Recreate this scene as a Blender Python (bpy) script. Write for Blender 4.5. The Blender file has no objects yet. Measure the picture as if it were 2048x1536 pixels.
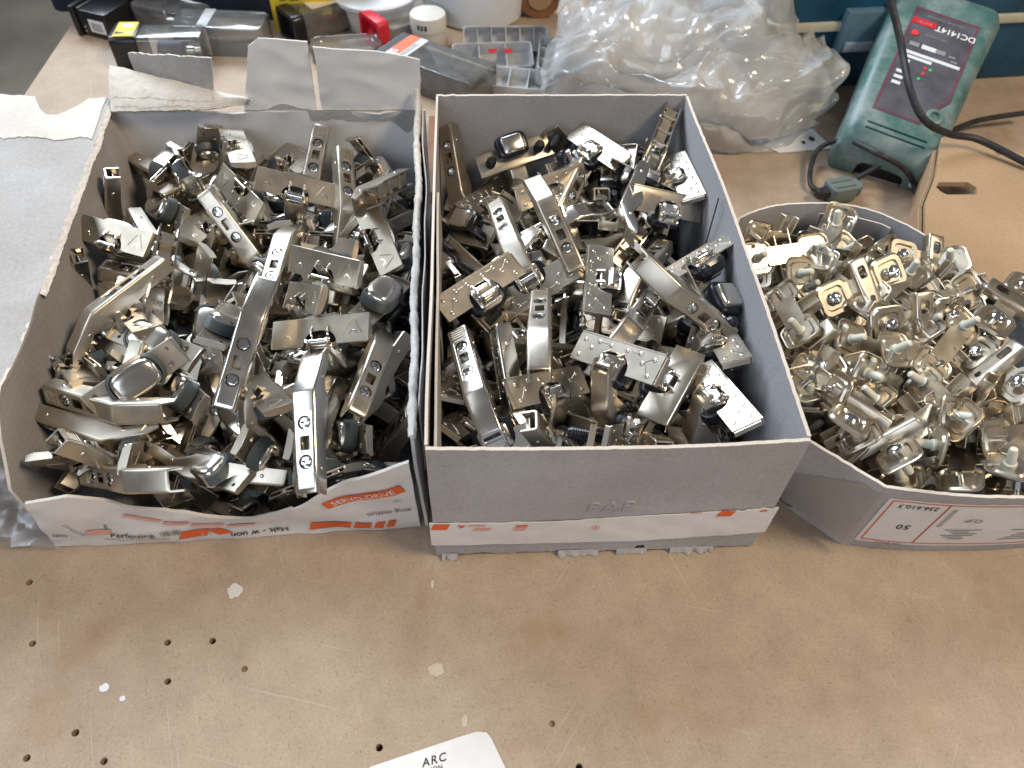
import bpy, bmesh, math, random
import numpy as np
from mathutils import Vector, Matrix, Euler, noise

sc = bpy.context.scene
MM = 0.001
# ------------------------------------------------------------------ camera
cam = bpy.data.cameras.new('camera')
cam.sensor_width = 36.0
cam.lens = 27.04
cam.clip_start = 0.01
cam.clip_end = 60
cam_ob = bpy.data.objects.new('camera', cam)
sc.collection.objects.link(cam_ob)
CAM = Vector((0.02364, -0.21454, 0.41676))
pitch, yaw, roll = 0.87860, 0.07884, 0.04225
fwd = Vector((math.sin(yaw) * math.cos(pitch), math.cos(yaw) * math.cos(pitch), -math.sin(pitch)))
ri0 = Vector((math.cos(yaw), -math.sin(yaw), 0))
up0 = ri0.cross(fwd)
ri = math.cos(roll) * ri0 + math.sin(roll) * up0
upv = -math.sin(roll) * ri0 + math.cos(roll) * up0
cm = Matrix((ri, upv, -fwd)).transposed().to_4x4()
cm.translation = CAM
cam_ob.matrix_world = cm
cam.dof.use_dof = True
cam.dof.focus_distance = 0.46
cam.dof.aperture_fstop = 11
sc.camera = cam_ob

# ------------------------------------------------------------------ world and lamps
w = bpy.data.worlds.new('World')
sc.world = w
w.use_nodes = True
bg = w.node_tree.nodes['Background']
bg.inputs[0].default_value = (0.62, 0.60, 0.60, 1)
bg.inputs[1].default_value = 0.31

def area(name, loc, target, size, power, col, size_y=None):
    d = bpy.data.lights.new(name, 'AREA')
    d.energy = power
    d.color = col
    d.size = size
    if size_y:
        d.shape = 'RECTANGLE'
        d.size_y = size_y
    o = bpy.data.objects.new(name, d)
    o.location = loc
    o.rotation_euler = (Vector(target) - Vector(loc)).to_track_quat('-Z', 'Y').to_euler()
    sc.collection.objects.link(o)
    return o

area('window_light', (-0.75, 1.75, 1.55), (0.0, 0.15, 0.0), 1.5, 104, (0.76, 0.87, 1.0), 1.1)
area('door_light', (-2.0, -0.1, 1.7), (0.0, 0.1, 0.0), 1.2, 24, (0.80, 0.90, 1.0), 1.0)
area('yard_light', (-0.7, -2.2, 1.5), (0.0, 0.0, 0.05), 1.6, 27, (0.76, 0.86, 1.0), 1.2)
area('ceiling_lamp', (1.4, -0.4, 1.9), (0.3, 0.0, 0.0), 0.7, 46, (1.0, 0.83, 0.60), 0.4)

sc.view_settings.view_transform = 'Standard'
sc.view_settings.look = 'None'
sc.view_settings.exposure = -0.46
sc.view_settings.gamma = 1.0
sc.cycles.max_bounces = 10
sc.cycles.transparent_max_bounces = 24
sc.cycles.caustics_reflective = False
sc.cycles.caustics_refractive = False
sc.cycles.use_denoising = True

# ------------------------------------------------------------------ tables of places (mm, degrees), measured
# kind-label, x, y, z, rotation x, y, z, fold of the arm
# TABLES BEGIN
INSERT_HINGES = [
    ('cranked hinge with its arm end standing over the low torn front edge', -59, 73, 95, 22, 16, 176, 900),
    ('nickel hinge whose long arm lies across the middle of the pile, two cross screws up', -92, 119, 111, 14, -18, 172, 900),
    ('hinge arm overlapping end to end above the long central arm, one screw showing', -100, 220, 56, 75, 1, 175, -80),
    ('hinge arm lying diagonally in front of the small upright open arm end', -121, 207, 38, -140, -27, 19, -170),
    ('hinge lying on its side by the left wall, plain steel flank up, bent elbow', -207, 99, 63, 79, -19, -45, -70),
    ('hinge standing upright with its open arm end beside the torn left wall seam', -227, 245, 17, 121, 2, -69, 900),
    ('hinge arm end poking up open beside the left cardboard wall', -234, 191, 11, 126, 17, -63, 900),
    ('hinge with ridged open arm end pointing at the left wall', -139, 59, 74, 27, -67, 87, 900),
    ('dark shaded hinge below the ridged one at the left wall', -149, 54, 66, -114, -80, -129, 900),
    ('hinge with elbow bent toward the low front wall, arm on edge', -199, 37, 47, 137, 62, 53, -70),
    ('grey hinge lying on its flank behind the orange lettered band', -37, 59, -3, -135, -4, -82, -170),
    ('hinge arm with open end near the right wall, two screws and slot up', -36, 126, 57, 23, -34, 166, -20),
    ('hinge arm leaning upright against the rear wall, ridges at its top', -97, 246, 50, 123, 11, -3, -100),
    ('pale hinge arm standing upright behind the wide smooth flange', -68, 198, 54, 24, 29, 18, 0),
    ('hinge arm turned underside up beside the right rear corner', -41, 188, 109, -84, -66, 107, 900),
    ('short ridged hinge end low in the front left corner', -124, 13, 70, 7, -43, 93, 900),
    ('hinge with the hollow underside of its arm facing up', -157, 112, 94, -141, -34, -171, 900),
    ('', -161, 56, -11, -129, -16, -130, 150),
    ('', -180, 310, 63, -80, -69, 12, -140),
    ('', -65, 22, 48, 118, -34, -4, -130),
    ('', -154, 164, 65, 4, -64, 28, 0),
    ('', -108, 175, 15, -147, 33, -93, -170),
    ('', -167, 110, 52, 40, 20, 41, -50),
    ('hinge with wide smooth flange plate standing on edge, bright rim, near the rear', -96, 238, 88, -35, -14, 176, -100),
    ('hinge with wide flange plate on edge and arched cutout, right of the central arm', -62, 91, 97, -25, 10, 177, -110),
    ('hinge with flange face up, cup well and two screw holes open', -67, 152, 92, -59, 12, 148, -100),
    ('hinge with flange standing steep against the torn right wall', -38, 194, 80, -32, -17, 112, -90),
    ('upturned hinge showing the domed cup bottom and grey ribbed band near the front', -126, 33, 45, 178, 15, 152, -20),
    ('hinge with flange corner and boss raised at the torn rear wall', -144, 282, 91, 5, 7, 111, -120),
    ('hinge with a V embossed cover plate beside the left wall', -207, 189, 87, -36, 3, 156, -120),
    ('', -176, 93, 72, -25, 7, 155, -120),
    ('upturned hinge with smooth cup bottom and grey ribs left of the central arm', -163, 102, 77, 160, -4, 155, 80),
    ('hinge with upright mirror-bright cup housing behind the central arm', -122, 108, 84, 155, -27, -91, 90),
    ('hinge with grey ribbed cup flank up beside the right torn wall', -34, 140, 74, 164, -15, -112, 40),
    ('', -193, 273, 79, 107, 4, 75, 130),
    ('', -195, 248, 62, -141, -13, -47, 90),
    ('', -169, 174, 50, -21, -27, -90, -30),
    ('', -76, 123, 93, -55, 33, 128, -90),
    ('', -107, 267, 40, 116, 35, 148, -160),
    ('', -174, 101, 18, -124, 29, 88, -110),
    ('', -198, 99, 56, -87, -43, -20, -90),
    ('', -99, 41, 47, 88, -72, -117, 50),
    ('', -160, 38, 55, 99, 50, 93, 90),
    ('', -51, 59, 41, -128, -37, -47, 150),
    ('', -139, 244, 78, 44, 2, -52, -170),
    ('', -79, 245, 52, -111, 25, 66, -60),
    ('', -43, 109, 38, 66, -33, -48, 90),
    ('', -178, 267, 74, 50, -80, 166, -170),
    ('', -108, 292, 74, -19, 14, 124, -120),
    ('', -50, 300, 61, 49, -60, 172, -50),
    ('', -179, 122, 81, 5, 17, 129, -120),
    ('', -166, 225, 65, -32, -21, -94, -110),
    ('', -105, 126, 25, -161, -6, -137, -170),
    ('', -94, 63, 76, 2, 26, 124, -100),
    ('', -145, 76, 61, -151, -23, -51, 100),
    ('', -161, 53, -11, -129, 2, -113, 170),
    ('', -212, 94, 67, 28, 17, 129, -170),
]
SURFACE_TORN_BOX = [(-63, 17, 94), (-102, 68, 105), (-104, 172, 77), (-142, 213, 72), (-187, 133, 94), (-234, 240, 73), (-238, 171, 64), (-195, 58, 76), (-205, 50, 59), (-167, 71, 72), (-27, 64, 39), (-34, 71, 79), (-87, 276, 88), (-61, 244, 91), (-39, 240, 88), (-179, 20, 59), (-173, 165, 82), (-128, 37, 14), (-101, 71, 64), (-181, 265, 67), (-69, 66, 58), (-25, 145, 59), (-199, 201, 76), (-118, 41, 25), (-145, 15, 46), (-90, 153, 48), (-198, 155, 67), (-116, 145, 90), (-96, 238, 88), (-62, 91, 97), (-67, 152, 92), (-38, 194, 80), (-126, 33, 45), (-144, 282, 91), (-207, 189, 87), (-176, 93, 72), (-163, 102, 77), (-122, 108, 84), (-34, 140, 74), (-193, 273, 79), (-195, 248, 62), (-169, 174, 50), (-76, 123, 93), (-107, 267, 40), (-174, 101, 18), (-198, 99, 56), (-99, 41, 47), (-160, 38, 55), (-51, 59, 41), (-139, 244, 78), (-79, 245, 52), (-43, 109, 38), (-217, 284, 67), (-108, 292, 74), (-36, 247, 73), (-179, 122, 81), (-217, 127, 53), (-166, 225, 65), (-84, 108, 58), (-94, 63, 76), (-47, 138, 83), (-145, 76, 61), (-140, 43, 26), (-212, 94, 67)]
DOWEL_HINGES = [
    ('cranked hinge with pale arm across the open middle of the pile, two cross screws', 66, 225, 99, 25, 13, -164, 900),
    ('hinge with ridged arm end up between the black cups near the rear', 64, 151, 73, 31, -29, 13, -40),
    ('shaded hinge arm with two screws standing by the left wall', 38, 27, 69, 46, -23, 12, -50),
    ('hinge lying on edge, bare flank up, beside the front left corner arm', 67, 31, 52, 78, -60, -46, -20),
    ('hinge with arm sloping down to the right wall, ridges at its end', 119, 128, 122, -21, 49, -162, 900),
    ('short hinge arm with one screw behind the embossed flange', 96, 75, 80, 27, 24, -36, 900),
    ('hinge leaning in the rear right corner, hollow clip side outward', 152, 252, 87, 35, -19, 161, 130),
    ('dark hinge standing upright in the rear left corner', 29, 257, 31, 54, -33, -18, -10),
    ('hinge with its square open arm end up, near the rear', 138, 174, 91, 50, -87, -23, 900),
    ('hinge spread open, bright clip up over its two cup wings', 60, 48, 93, 31, -7, -4, 900),
    ('', 85, 178, 27, 179, -2, -165, -170),
    ('', 119, 129, 63, 38, -14, -31, -50),
    ('', 100, 97, 6, -158, -8, 180, -170),
    ('', 19, 153, 58, -47, 78, -22, 60),
    ('', 161, 150, 12, 174, -41, 171, -150),
    ('', 54, 87, 7, -136, -50, 59, -150),
    ('hinge with embossed half-moon flange up, lying by the left wall', 29, 128, 95, -22, 6, -143, -110),
    ('hinge with embossed half-moon flange up behind the front wall middle', 100, 57, 109, -33, 23, 132, -70),
    ('hinge with embossed flange in front of the spread-open hinge', 67, 60, 81, -28, -24, -147, -80),
    ('hinge with narrow embossed flange steep against the front right wall', 160, 47, 88, -18, 16, 102, -90),
    ('hinge with smooth tan flange and deep bite behind the front wall', 134, 56, 88, -3, 0, 58, -140),
    ('hinge with pale embossed flange near the rear wall', 118, 283, 91, -25, 6, 120, -130),
    ('hinge with pale embossed half-moon flange at the right wall, rear', 178, 253, 86, -17, 4, 93, -80),
    ('hinge with smooth arched flange on edge near the right wall', 162, 218, 86, -46, -21, -168, -110),
    ('upturned hinge with big smooth square cup bottom near the rear wall', 58, 298, 73, 140, 9, -162, 140),
    ('upturned hinge with square cup bottom near the left wall', 20, 223, 59, 146, 21, 135, 30),
    ('hinge propped on edge at the right wall, cup well open', 167, 154, 93, 26, 10, -150, -150),
    ('hinge with large tan flange and round bite in the middle of the pile', 106, 147, 83, -6, 3, -99, -150),
    ('upturned hinge with small bright cup block near the front right', 150, 79, 45, 122, 48, 100, -170),
    ('', 84, 251, 77, -59, 1, -150, -100),
    ('', 65, 99, 62, -92, -33, -153, -90),
    ('', 100, 292, 64, 134, -21, -128, 90),
    ('', 157, 235, 63, -110, -26, -75, -80),
    ('', 34, 268, 54, -17, -17, -120, -30),
    ('', 156, 316, 66, 9, -7, -116, -100),
    ('', 79, 38, 68, -117, -43, -69, 70),
    ('', 41, 140, 62, 151, -24, -118, 150),
    ('', 173, 125, 65, 16, 13, 69, -90),
    ('', 141, 160, 28, -106, 38, 39, -70),
    ('', 109, 32, 72, 73, 40, 48, -150),
    ('', 180, 83, 22, 146, 32, 93, -160),
    ('', 7, 85, 62, 21, 28, 99, 170),
    ('', 172, 93, 84, -16, 22, 88, -90),
    ('', 170, 49, 46, -26, -41, -154, -170),
    ('', 47, 70, 15, -150, 6, -146, -170),
    ('', 104, 50, 51, -28, -40, -138, -170),
    ('', 117, 76, 14, -153, -12, -176, -170),
    ('', 19, 57, 54, -17, -42, -114, 0),
    ('', 106, 304, 69, 75, -46, 166, -90),
    ('', 138, 297, 72, -16, 6, 101, -120),
    ('', 166, 303, 51, 67, -26, -168, -70),
    ('', 16, 181, 67, -137, -18, -68, 80),
    ('', 36, 160, 38, -175, -12, -164, -170),
    ('', 122, 84, 65, 176, -15, -120, 40),
]
SURFACE_GREY_BOX = [(80, 171, 101), (44, 202, 88), (19, 75, 90), (39, 73, 81), (159, 98, 96), (131, 119, 84), (168, 297, 90), (8, 288, 77), (134, 230, 92), (6, 28, 87), (63, 103, 100), (137, 136, 87), (95, 143, 49), (144, 177, 77), (15, 195, 49), (104, 71, 40), (141, 33, 69), (61, 191, 64), (177, 118, 37), (126, 211, 75), (43, 55, 36), (29, 128, 95), (100, 57, 109), (67, 60, 81), (160, 47, 88), (134, 56, 88), (118, 283, 91), (178, 253, 86), (162, 218, 86), (58, 298, 73), (20, 223, 59), (167, 154, 93), (106, 147, 83), (150, 79, 45), (84, 251, 77), (65, 99, 62), (100, 292, 64), (157, 235, 63), (34, 268, 54), (156, 316, 66), (79, 38, 68), (41, 140, 62), (173, 125, 65), (141, 160, 28), (109, 32, 72), (180, 83, 22), (7, 85, 62), (187, 177, 74), (172, 93, 84), (181, 79, 58), (170, 49, 46), (56, 50, 52), (104, 50, 51), (126, 54, 49), (19, 57, 54), (103, 254, 78), (39, 313, 64), (138, 297, 72), (186, 258, 72), (16, 181, 67), (51, 128, 62), (122, 84, 65)]
PLATES = [
    ('mounting plate lying flat with screws up in the centre of its box', 289, 160, 62, 39, -10, 22),
    ('mounting plate with two silver screws beside the central flat one', 318, 129, 60, 50, -1, 9),
    ('mounting plate with its square pad standing up at the curved rear wall', 287, 211, 59, -174, -14, 63),
    ('mounting plate with square pad up near the tall grey box', 245, 100, 60, -168, 9, 50),
    ('mounting plate with pale dowel up left of centre', 283, 84, 51, -123, 34, 8),
    ('mounting plate with framed square pad and stubby dowel, right of centre', 303, 59, 63, -121, -22, -93),
    ('mounting plate with framed square pad facing up near the front', 288, 45, 61, -164, 8, 33),
    ('mounting plate pad leaning on the front wall, left of its twin', 272, 28, 49, 141, 18, 65),
    ('mounting plate pad leaning on the front wall, right of its twin', 309, 26, 49, 146, 16, 56),
    ('', 246, 193, 62, 148, -1, -168),
    ('', 274, 181, 56, -137, 9, 14),
    ('', 275, 184, 56, 152, 11, -139),
    ('', 296, 184, 61, 89, 2, -148),
    ('', 309, 158, 61, 175, 6, -144),
    ('', 342, 167, 56, 114, 16, 82),
    ('', 232, 134, 63, -135, -14, -93),
    ('', 240, 107, 59, 51, -8, -88),
    ('', 286, 110, 51, -150, 26, -4),
    ('', 312, 104, 57, -158, 15, 10),
    ('', 330, 107, 58, 156, 6, -136),
    ('', 350, 83, 62, 50, -23, -91),
    ('', 232, 81, 62, -112, -26, -81),
    ('', 245, 47, 59, -135, -29, -106),
    ('', 248, 51, 67, -6, -23, -131),
    ('', 265, 80, 50, 133, 32, 87),
    ('', 325, 72, 53, 129, 4, 25),
    ('', 324, 72, 48, 25, 26, 80),
    ('', 327, 57, 61, 90, -12, -136),
    ('', 243, 50, 45, 124, 28, 82),
    ('', 261, 31, 63, 48, -29, -108),
    ('', 289, 45, 50, 93, 35, 80),
    ('', 347, 36, 57, -144, 11, 13),
    ('', 340, 31, 59, 161, 5, 50),
    ('', 245, 80, 62, 167, -6, -161),
    ('', 232, 87, 50, 171, 16, 75),
    ('', 321, 140, 53, 134, 20, 82),
    ('', 294, 180, 50, -49, 13, 100),
    ('', 321, 48, 60, 134, -24, -167),
    ('', 245, 205, 63, 104, -20, -170),
    ('', 280, 205, 63, 165, 0, 57),
    ('', 355, 194, 52, 31, 14, -4),
    ('', 362, 165, 57, -156, 7, -95),
    ('', 343, 141, 61, 150, 5, -147),
    ('', 385, 141, 61, 7, -2, 42),
]
BAG_GRID = [
    ((128, 616, 60), (182, 581, 90), (244, 534, 110), (322, 548, 100), (396, 586, 80)),
    ((112, 549, 50), (155, 485, 90), (219, 446, 100), (301, 468, 85), (380, 531, 60)),
    ((99, 526, 25), (145, 460, 70), (217, 443, 60), (287, 433, 70), (382, 462, 50)),
    ((96, 505, 10), (159, 443, 50), (224, 392, 65), (300, 417, 40), (358, 443, 30)),
    ((100, 484, 3), (176, 457, 6), (241, 425, 20), (298, 410, 8), (366, 444, 8)),
]
CHARGER = [(356, 378, 45), (440, 357, 45), (434, 520, 100), (535, 502, 100)]
CORD = [(376, 434, 140), (390, 409, 110), (390, 364, 90), (401, 343, 75), (431, 346, 60), (459, 345, 55), (492, 316, 50)]
CORD_LOOP = [(387, 353, 25), (365, 351, 8), (342, 339, 6), (330, 350, 6), (338, 378, 8), (349, 395, 15), (364, 384, 30), (378, 346, 40), (407, 345, 25), (421, 339, 8), (411, 296, 4)]
CORD_SIDE = [(490, 430, 10), (527, 446, 12), (580, 455, 15)]
PLUG = (344, 337, 5)
BROWN_TOP = [(441, 371, 45), (505, 336, 45), (434, 192, 45), (396, 167, 45), (371, 233, 45), (387, 273, 45), (411, 310, 45)]
BROWN_SLOT = [(412, 299, 45), (434, 301, 45), (432, 286, 45), (406, 279, 45)]
# TABLES END

# ------------------------------------------------------------------ materials
def new_mat(name):
    m = bpy.data.materials.new(name)
    m.use_nodes = True
    nt = m.node_tree
    return m, nt, nt.nodes['Principled BSDF']

def N(nt, t, **kw):
    n = nt.nodes.new(t)
    for k, v in kw.items():
        setattr(n, k, v)
    return n

def coords(nt, scale=(1, 1, 1), rot=(0, 0, 0), src='Object'):
    tc = N(nt, 'ShaderNodeTexCoord')
    v = tc.outputs[src]
    for key, val, idle in (('Rotation', rot, (0, 0, 0)), ('Scale', scale, (1, 1, 1))):   # turn first, then stretch
        if tuple(val) != idle:
            mp = N(nt, 'ShaderNodeMapping')
            mp.inputs[key].default_value = val
            nt.links.new(v, mp.inputs[0])
            v = mp.outputs[0]
    return v

def tex_noise(nt, vec, scale, detail=4, rough=0.55):
    n = N(nt, 'ShaderNodeTexNoise')
    n.inputs['Scale'].default_value = scale
    n.inputs['Detail'].default_value = detail
    n.inputs['Roughness'].default_value = rough
    nt.links.new(vec, n.inputs['Vector'])
    return n.outputs[0]

def ramp(nt, fac, stops):
    r = N(nt, 'ShaderNodeValToRGB')
    e = r.color_ramp.elements
    while len(e) < len(stops):
        e.new(0.5)
    for i, (p, c) in enumerate(stops):
        e[i].position = p
        e[i].color = (*c, 1) if len(c) == 3 else c
    nt.links.new(fac, r.inputs[0])
    return r.outputs[0]

def mixc(nt, fac, a, b, mode='MIX'):
    m = N(nt, 'ShaderNodeMix', data_type='RGBA', blend_type=mode)
    for s, v in ((m.inputs['Factor'], fac), (m.inputs['A'], a), (m.inputs['B'], b)):
        if isinstance(v, (int, float)):
            s.default_value = v
        elif isinstance(v, tuple):
            s.default_value = (*v, 1)
        else:
            nt.links.new(v, s)
    return m.outputs['Result']

def bump(nt, b, h, strength, dist):
    n = N(nt, 'ShaderNodeBump')
    n.inputs['Strength'].default_value = strength
    n.inputs['Distance'].default_value = dist
    nt.links.new(h, n.inputs['Height'])
    nt.links.new(n.outputs[0], b.inputs['Normal'])

def metal(name, c1, c2, rough, grain=0.12, rvar=0.12):
    m, nt, b = new_mat(name)
    v = coords(nt)
    big = tex_noise(nt, v, 60, 3)
    oi = N(nt, 'ShaderNodeObjectInfo')
    col = mixc(nt, oi.outputs['Random'], c1, c2)
    nt.links.new(col, b.inputs['Base Color'])
    b.inputs['Metallic'].default_value = 1
    mr = N(nt, 'ShaderNodeMapRange')
    mr.inputs['From Min'].default_value = 0.3
    mr.inputs['From Max'].default_value = 0.75
    mr.inputs['To Min'].default_value = rough
    mr.inputs['To Max'].default_value = rough + rvar
    nt.links.new(big, mr.inputs['Value'])
    nt.links.new(mr.outputs[0], b.inputs['Roughness'])
    fine = tex_noise(nt, v, 2600, 2)
    wave = N(nt, 'ShaderNodeMath', operation='MULTIPLY_ADD')
    nt.links.new(tex_noise(nt, v, 95, 2), wave.inputs[0])
    wave.inputs[1].default_value = 3.0
    nt.links.new(fine, wave.inputs[2])
    bump(nt, b, wave.outputs[0], grain, 0.0002)
    return m

def plain(name, col, rough=0.5, spec=0.4, var=0.12, scale=80, bmp=0.0, metallic=0, emit=None):
    m, nt, b = new_mat(name)
    v = coords(nt)
    n = tex_noise(nt, v, scale, 5)
    lo = tuple(c * (1 - var) for c in col)
    hi = tuple(min(1, c * (1 + var)) for c in col)
    nt.links.new(ramp(nt, n, [(0.3, lo), (0.7, hi)]), b.inputs['Base Color'])
    b.inputs['Roughness'].default_value = rough
    b.inputs['Specular IOR Level'].default_value = spec
    b.inputs['Metallic'].default_value = metallic
    if bmp:
        bump(nt, b, tex_noise(nt, v, scale * 8, 3), bmp, 0.0004)
    if emit:
        b.inputs['Emission Color'].default_value = (*emit, 1)
        b.inputs['Emission Strength'].default_value = 1.0
    return m

def card(name, col, fleck=0.5, scale=1.0):
    """recycled board: mottled pulp, short fibres, faint stains"""
    m, nt, b = new_mat(name)
    v = coords(nt)
    pulp = tex_noise(nt, v, 420 * scale, 6, 0.7)
    blot = tex_noise(nt, v, 14, 4)
    lo = tuple(c * 0.86 for c in col)
    hi = tuple(min(1, c * 1.10) for c in col)
    c1 = ramp(nt, pulp, [(0.3, lo), (0.7, hi)])
    c2 = ramp(nt, blot, [(0.25, (0.80, 0.78, 0.76)), (0.65, (1, 1, 1))])
    c = mixc(nt, 1.0, c1, c2, 'MULTIPLY')
    f = tex_noise(nt, coords(nt, (900, 2600, 900), (0.3, 0.7, 0.9)), 1.0, 1)
    fm = ramp(nt, f, [(0.70, (0, 0, 0)), (0.78, (fleck,) * 3)])
    sep = N(nt, 'ShaderNodeSeparateColor')
    nt.links.new(fm, sep.inputs[0])
    c = mixc(nt, sep.outputs[0], c, tuple(x * 0.55 for x in col))
    nt.links.new(c, b.inputs['Base Color'])
    b.inputs['Roughness'].default_value = 0.85
    b.inputs['Specular IOR Level'].default_value = 0.25
    bump(nt, b, pulp, 0.35, 0.0005)
    return m

def thin_film(name, tint, dust, gloss=0.22, rough=0.12, opac=0.25, scale=40, thru=0.4):
    """thin clear plastic: see-through, with a dusty haze and a glossy coat"""
    m, nt, b = new_mat(name)
    nt.nodes.remove(b)
    out = nt.nodes['Material Output']
    v = coords(nt)
    tr = N(nt, 'ShaderNodeBsdfTransparent')
    tr.inputs[0].default_value = (*tint, 1)
    df = N(nt, 'ShaderNodeBsdfDiffuse')
    df.inputs[0].default_value = (*dust, 1)
    tl = N(nt, 'ShaderNodeBsdfTranslucent')
    tl.inputs[0].default_value = (*dust, 1)
    mx0 = N(nt, 'ShaderNodeMixShader')
    mx0.inputs[0].default_value = thru
    nt.links.new(df.outputs[0], mx0.inputs[1])
    nt.links.new(tl.outputs[0], mx0.inputs[2])
    n = tex_noise(nt, v, scale, 6, 0.65)
    mr = N(nt, 'ShaderNodeMapRange')
    mr.inputs['From Min'].default_value = 0.3
    mr.inputs['From Max'].default_value = 0.75
    mr.inputs['To Min'].default_value = opac * 0.55
    mr.inputs['To Max'].default_value = min(0.97, opac * 1.5)
    nt.links.new(n, mr.inputs['Value'])
    mx = N(nt, 'ShaderNodeMixShader')
    nt.links.new(mr.outputs[0], mx.inputs[0])
    nt.links.new(tr.outputs[0], mx.inputs[1])
    nt.links.new(mx0.outputs[0], mx.inputs[2])
    gl = N(nt, 'ShaderNodeBsdfGlossy')
    gl.inputs['Roughness'].default_value = rough
    fr = N(nt, 'ShaderNodeFresnel')
    fr.inputs[0].default_value = 1.5
    ml = N(nt, 'ShaderNodeMath', operation='MULTIPLY_ADD')
    nt.links.new(fr.outputs[0], ml.inputs[0])
    ml.inputs[1].default_value = 1.0 if gloss > 0.05 else 0.45
    ml.inputs[2].default_value = gloss * 0.25
    mx2 = N(nt, 'ShaderNodeMixShader')
    nt.links.new(ml.outputs[0], mx2.inputs[0])
    nt.links.new(mx.outputs[0], mx2.inputs[1])
    nt.links.new(gl.outputs[0], mx2.inputs[2])
    nt.links.new(mx2.outputs[0], out.inputs[0])
    return m

def mdf_material():
    m, nt, b = new_mat('mdf_board')
    v = coords(nt)
    big = tex_noise(nt, v, 7, 5, 0.6)
    mid = tex_noise(nt, v, 45, 5, 0.6)
    c = ramp(nt, big, [(0.28, (0.37, 0.275, 0.198)), (0.5, (0.44, 0.340, 0.248)), (0.75, (0.48, 0.382, 0.285))])
    c = mixc(nt, 1.0, c, ramp(nt, mid, [(0.3, (0.88, 0.86, 0.85)), (0.7, (1.06, 1.06, 1.06))]), 'MULTIPLY')
    fine = tex_noise(nt, v, 700, 4, 0.7)
    c = mixc(nt, 1.0, c, ramp(nt, fine, [(0.3, (0.86, 0.85, 0.84)), (0.7, (1.07, 1.07, 1.07))]), 'MULTIPLY')
    # short dark and pale fibres lying in several directions
    for rot, th, colr, s in ((0.4, 0.735, (0.15, 0.09, 0.05), (260, 1500, 1)), (1.7, 0.74, (0.16, 0.10, 0.06), (300, 1700, 1)),
                             (2.6, 0.74, (0.55, 0.42, 0.30), (240, 1500, 1)), (1.1, 0.745, (0.17, 0.10, 0.06), (200, 1300, 1))):
        f = tex_noise(nt, coords(nt, s, (0, 0, rot)), 1.0, 1)
        sep = N(nt, 'ShaderNodeSeparateColor')
        nt.links.new(ramp(nt, f, [(th - 0.06, (0, 0, 0)), (th, (0.55,) * 3)]), sep.inputs[0])
        c = mixc(nt, sep.outputs[0], c, colr)
    # long pale scratches
    for rot, th, s in ((0.25, 0.71, (9, 900, 1)), (1.25, 0.715, (11, 1000, 1)), (2.2, 0.72, (12, 1100, 1))):
        f = tex_noise(nt, coords(nt, s, (0, 0, rot)), 1.0, 2)
        sep = N(nt, 'ShaderNodeSeparateColor')
        nt.links.new(ramp(nt, f, [(th - 0.03, (0, 0, 0)), (th + 0.01, (0.42,) * 3)]), sep.inputs[0])
        c = mixc(nt, sep.outputs[0], c, (0.62, 0.52, 0.42))
    st = tex_noise(nt, coords(nt, (1, 1, 1), (0, 0, 0.5)), 19, 3, 0.5)
    sep = N(nt, 'ShaderNodeSeparateColor')
    nt.links.new(ramp(nt, st, [(0.60, (0, 0, 0)), (0.72, (0.35,) * 3)]), sep.inputs[0])
    c = mixc(nt, sep.outputs[0], c, (0.33, 0.19, 0.10))
    nt.links.new(c, b.inputs['Base Color'])
    b.inputs['Roughness'].default_value = 0.62
    b.inputs['Specular IOR Level'].default_value = 0.3
    bump(nt, b, fine, 0.25, 0.0004)
    return m

NICKEL = metal('nickel_satin', (0.53, 0.475, 0.395), (0.65, 0.59, 0.50), 0.29, 0.07)
NICKEL_B = metal('nickel_bright', (0.70, 0.66, 0.60), (0.78, 0.73, 0.66), 0.16, 0.03, 0.10)
NICKEL_D = metal('nickel_dull', (0.42, 0.37, 0.305), (0.52, 0.465, 0.38), 0.30, 0.09)
BRASSY = metal('nickel_warm', (0.56, 0.495, 0.40), (0.67, 0.605, 0.50), 0.26, 0.06)
STEEL = metal('zinc_screw', (0.72, 0.73, 0.74), (0.78, 0.78, 0.78), 0.10, 0.03, 0.06)
GREYPL = plain('grey_plastic', (0.085, 0.10, 0.105), 0.42)
BLACKPL = plain('black_plastic', (0.012, 0.012, 0.014), 0.28, 0.5)
NAVYPL = plain('navy_plastic', (0.008, 0.009, 0.014), 0.26, 0.5)
NYLON = plain('white_nylon', (0.72, 0.69, 0.56), 0.45, 0.4, 0.05)
CARD = card('grey_board', (0.47, 0.450, 0.455))
CARD_L = card('grey_board_light', (0.48, 0.46, 0.445), 0.25)
TORN = card('torn_board', (0.74, 0.67, 0.59), 0.1, 2.0)
TORN_W = card('torn_white_board', (0.74, 0.70, 0.64), 0.05, 1.5)
PAPER = plain('white_print_paper', (0.78, 0.76, 0.75), 0.45, 0.4, 0.06, 60, 0.1)
BROWN = card('brown_board', (0.42, 0.28, 0.165), 0.5)
ORANGE = plain('orange_print', (0.80, 0.13, 0.03), 0.45, 0.4, 0.10)
ORANGE_F = plain('faded_orange_print', (0.80, 0.40, 0.33), 0.5, 0.4, 0.12, 300)
INK = plain('black_ink', (0.03, 0.03, 0.035), 0.5)
INK_G = plain('grey_ink', (0.25, 0.25, 0.27), 0.5)
WHITE = plain('white_print', (0.80, 0.80, 0.80), 0.45, 0.4, 0.04)
MDF = mdf_material()
CONCRETE = plain('concrete', (0.20, 0.18, 0.14), 0.8, 0.2, 0.35, 3)
CLEAR = thin_film('clear_case_plastic', (0.94, 0.95, 0.94), (0.80, 0.79, 0.76), 0.25, 0.10, 0.17, 60, 0.3)
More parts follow.
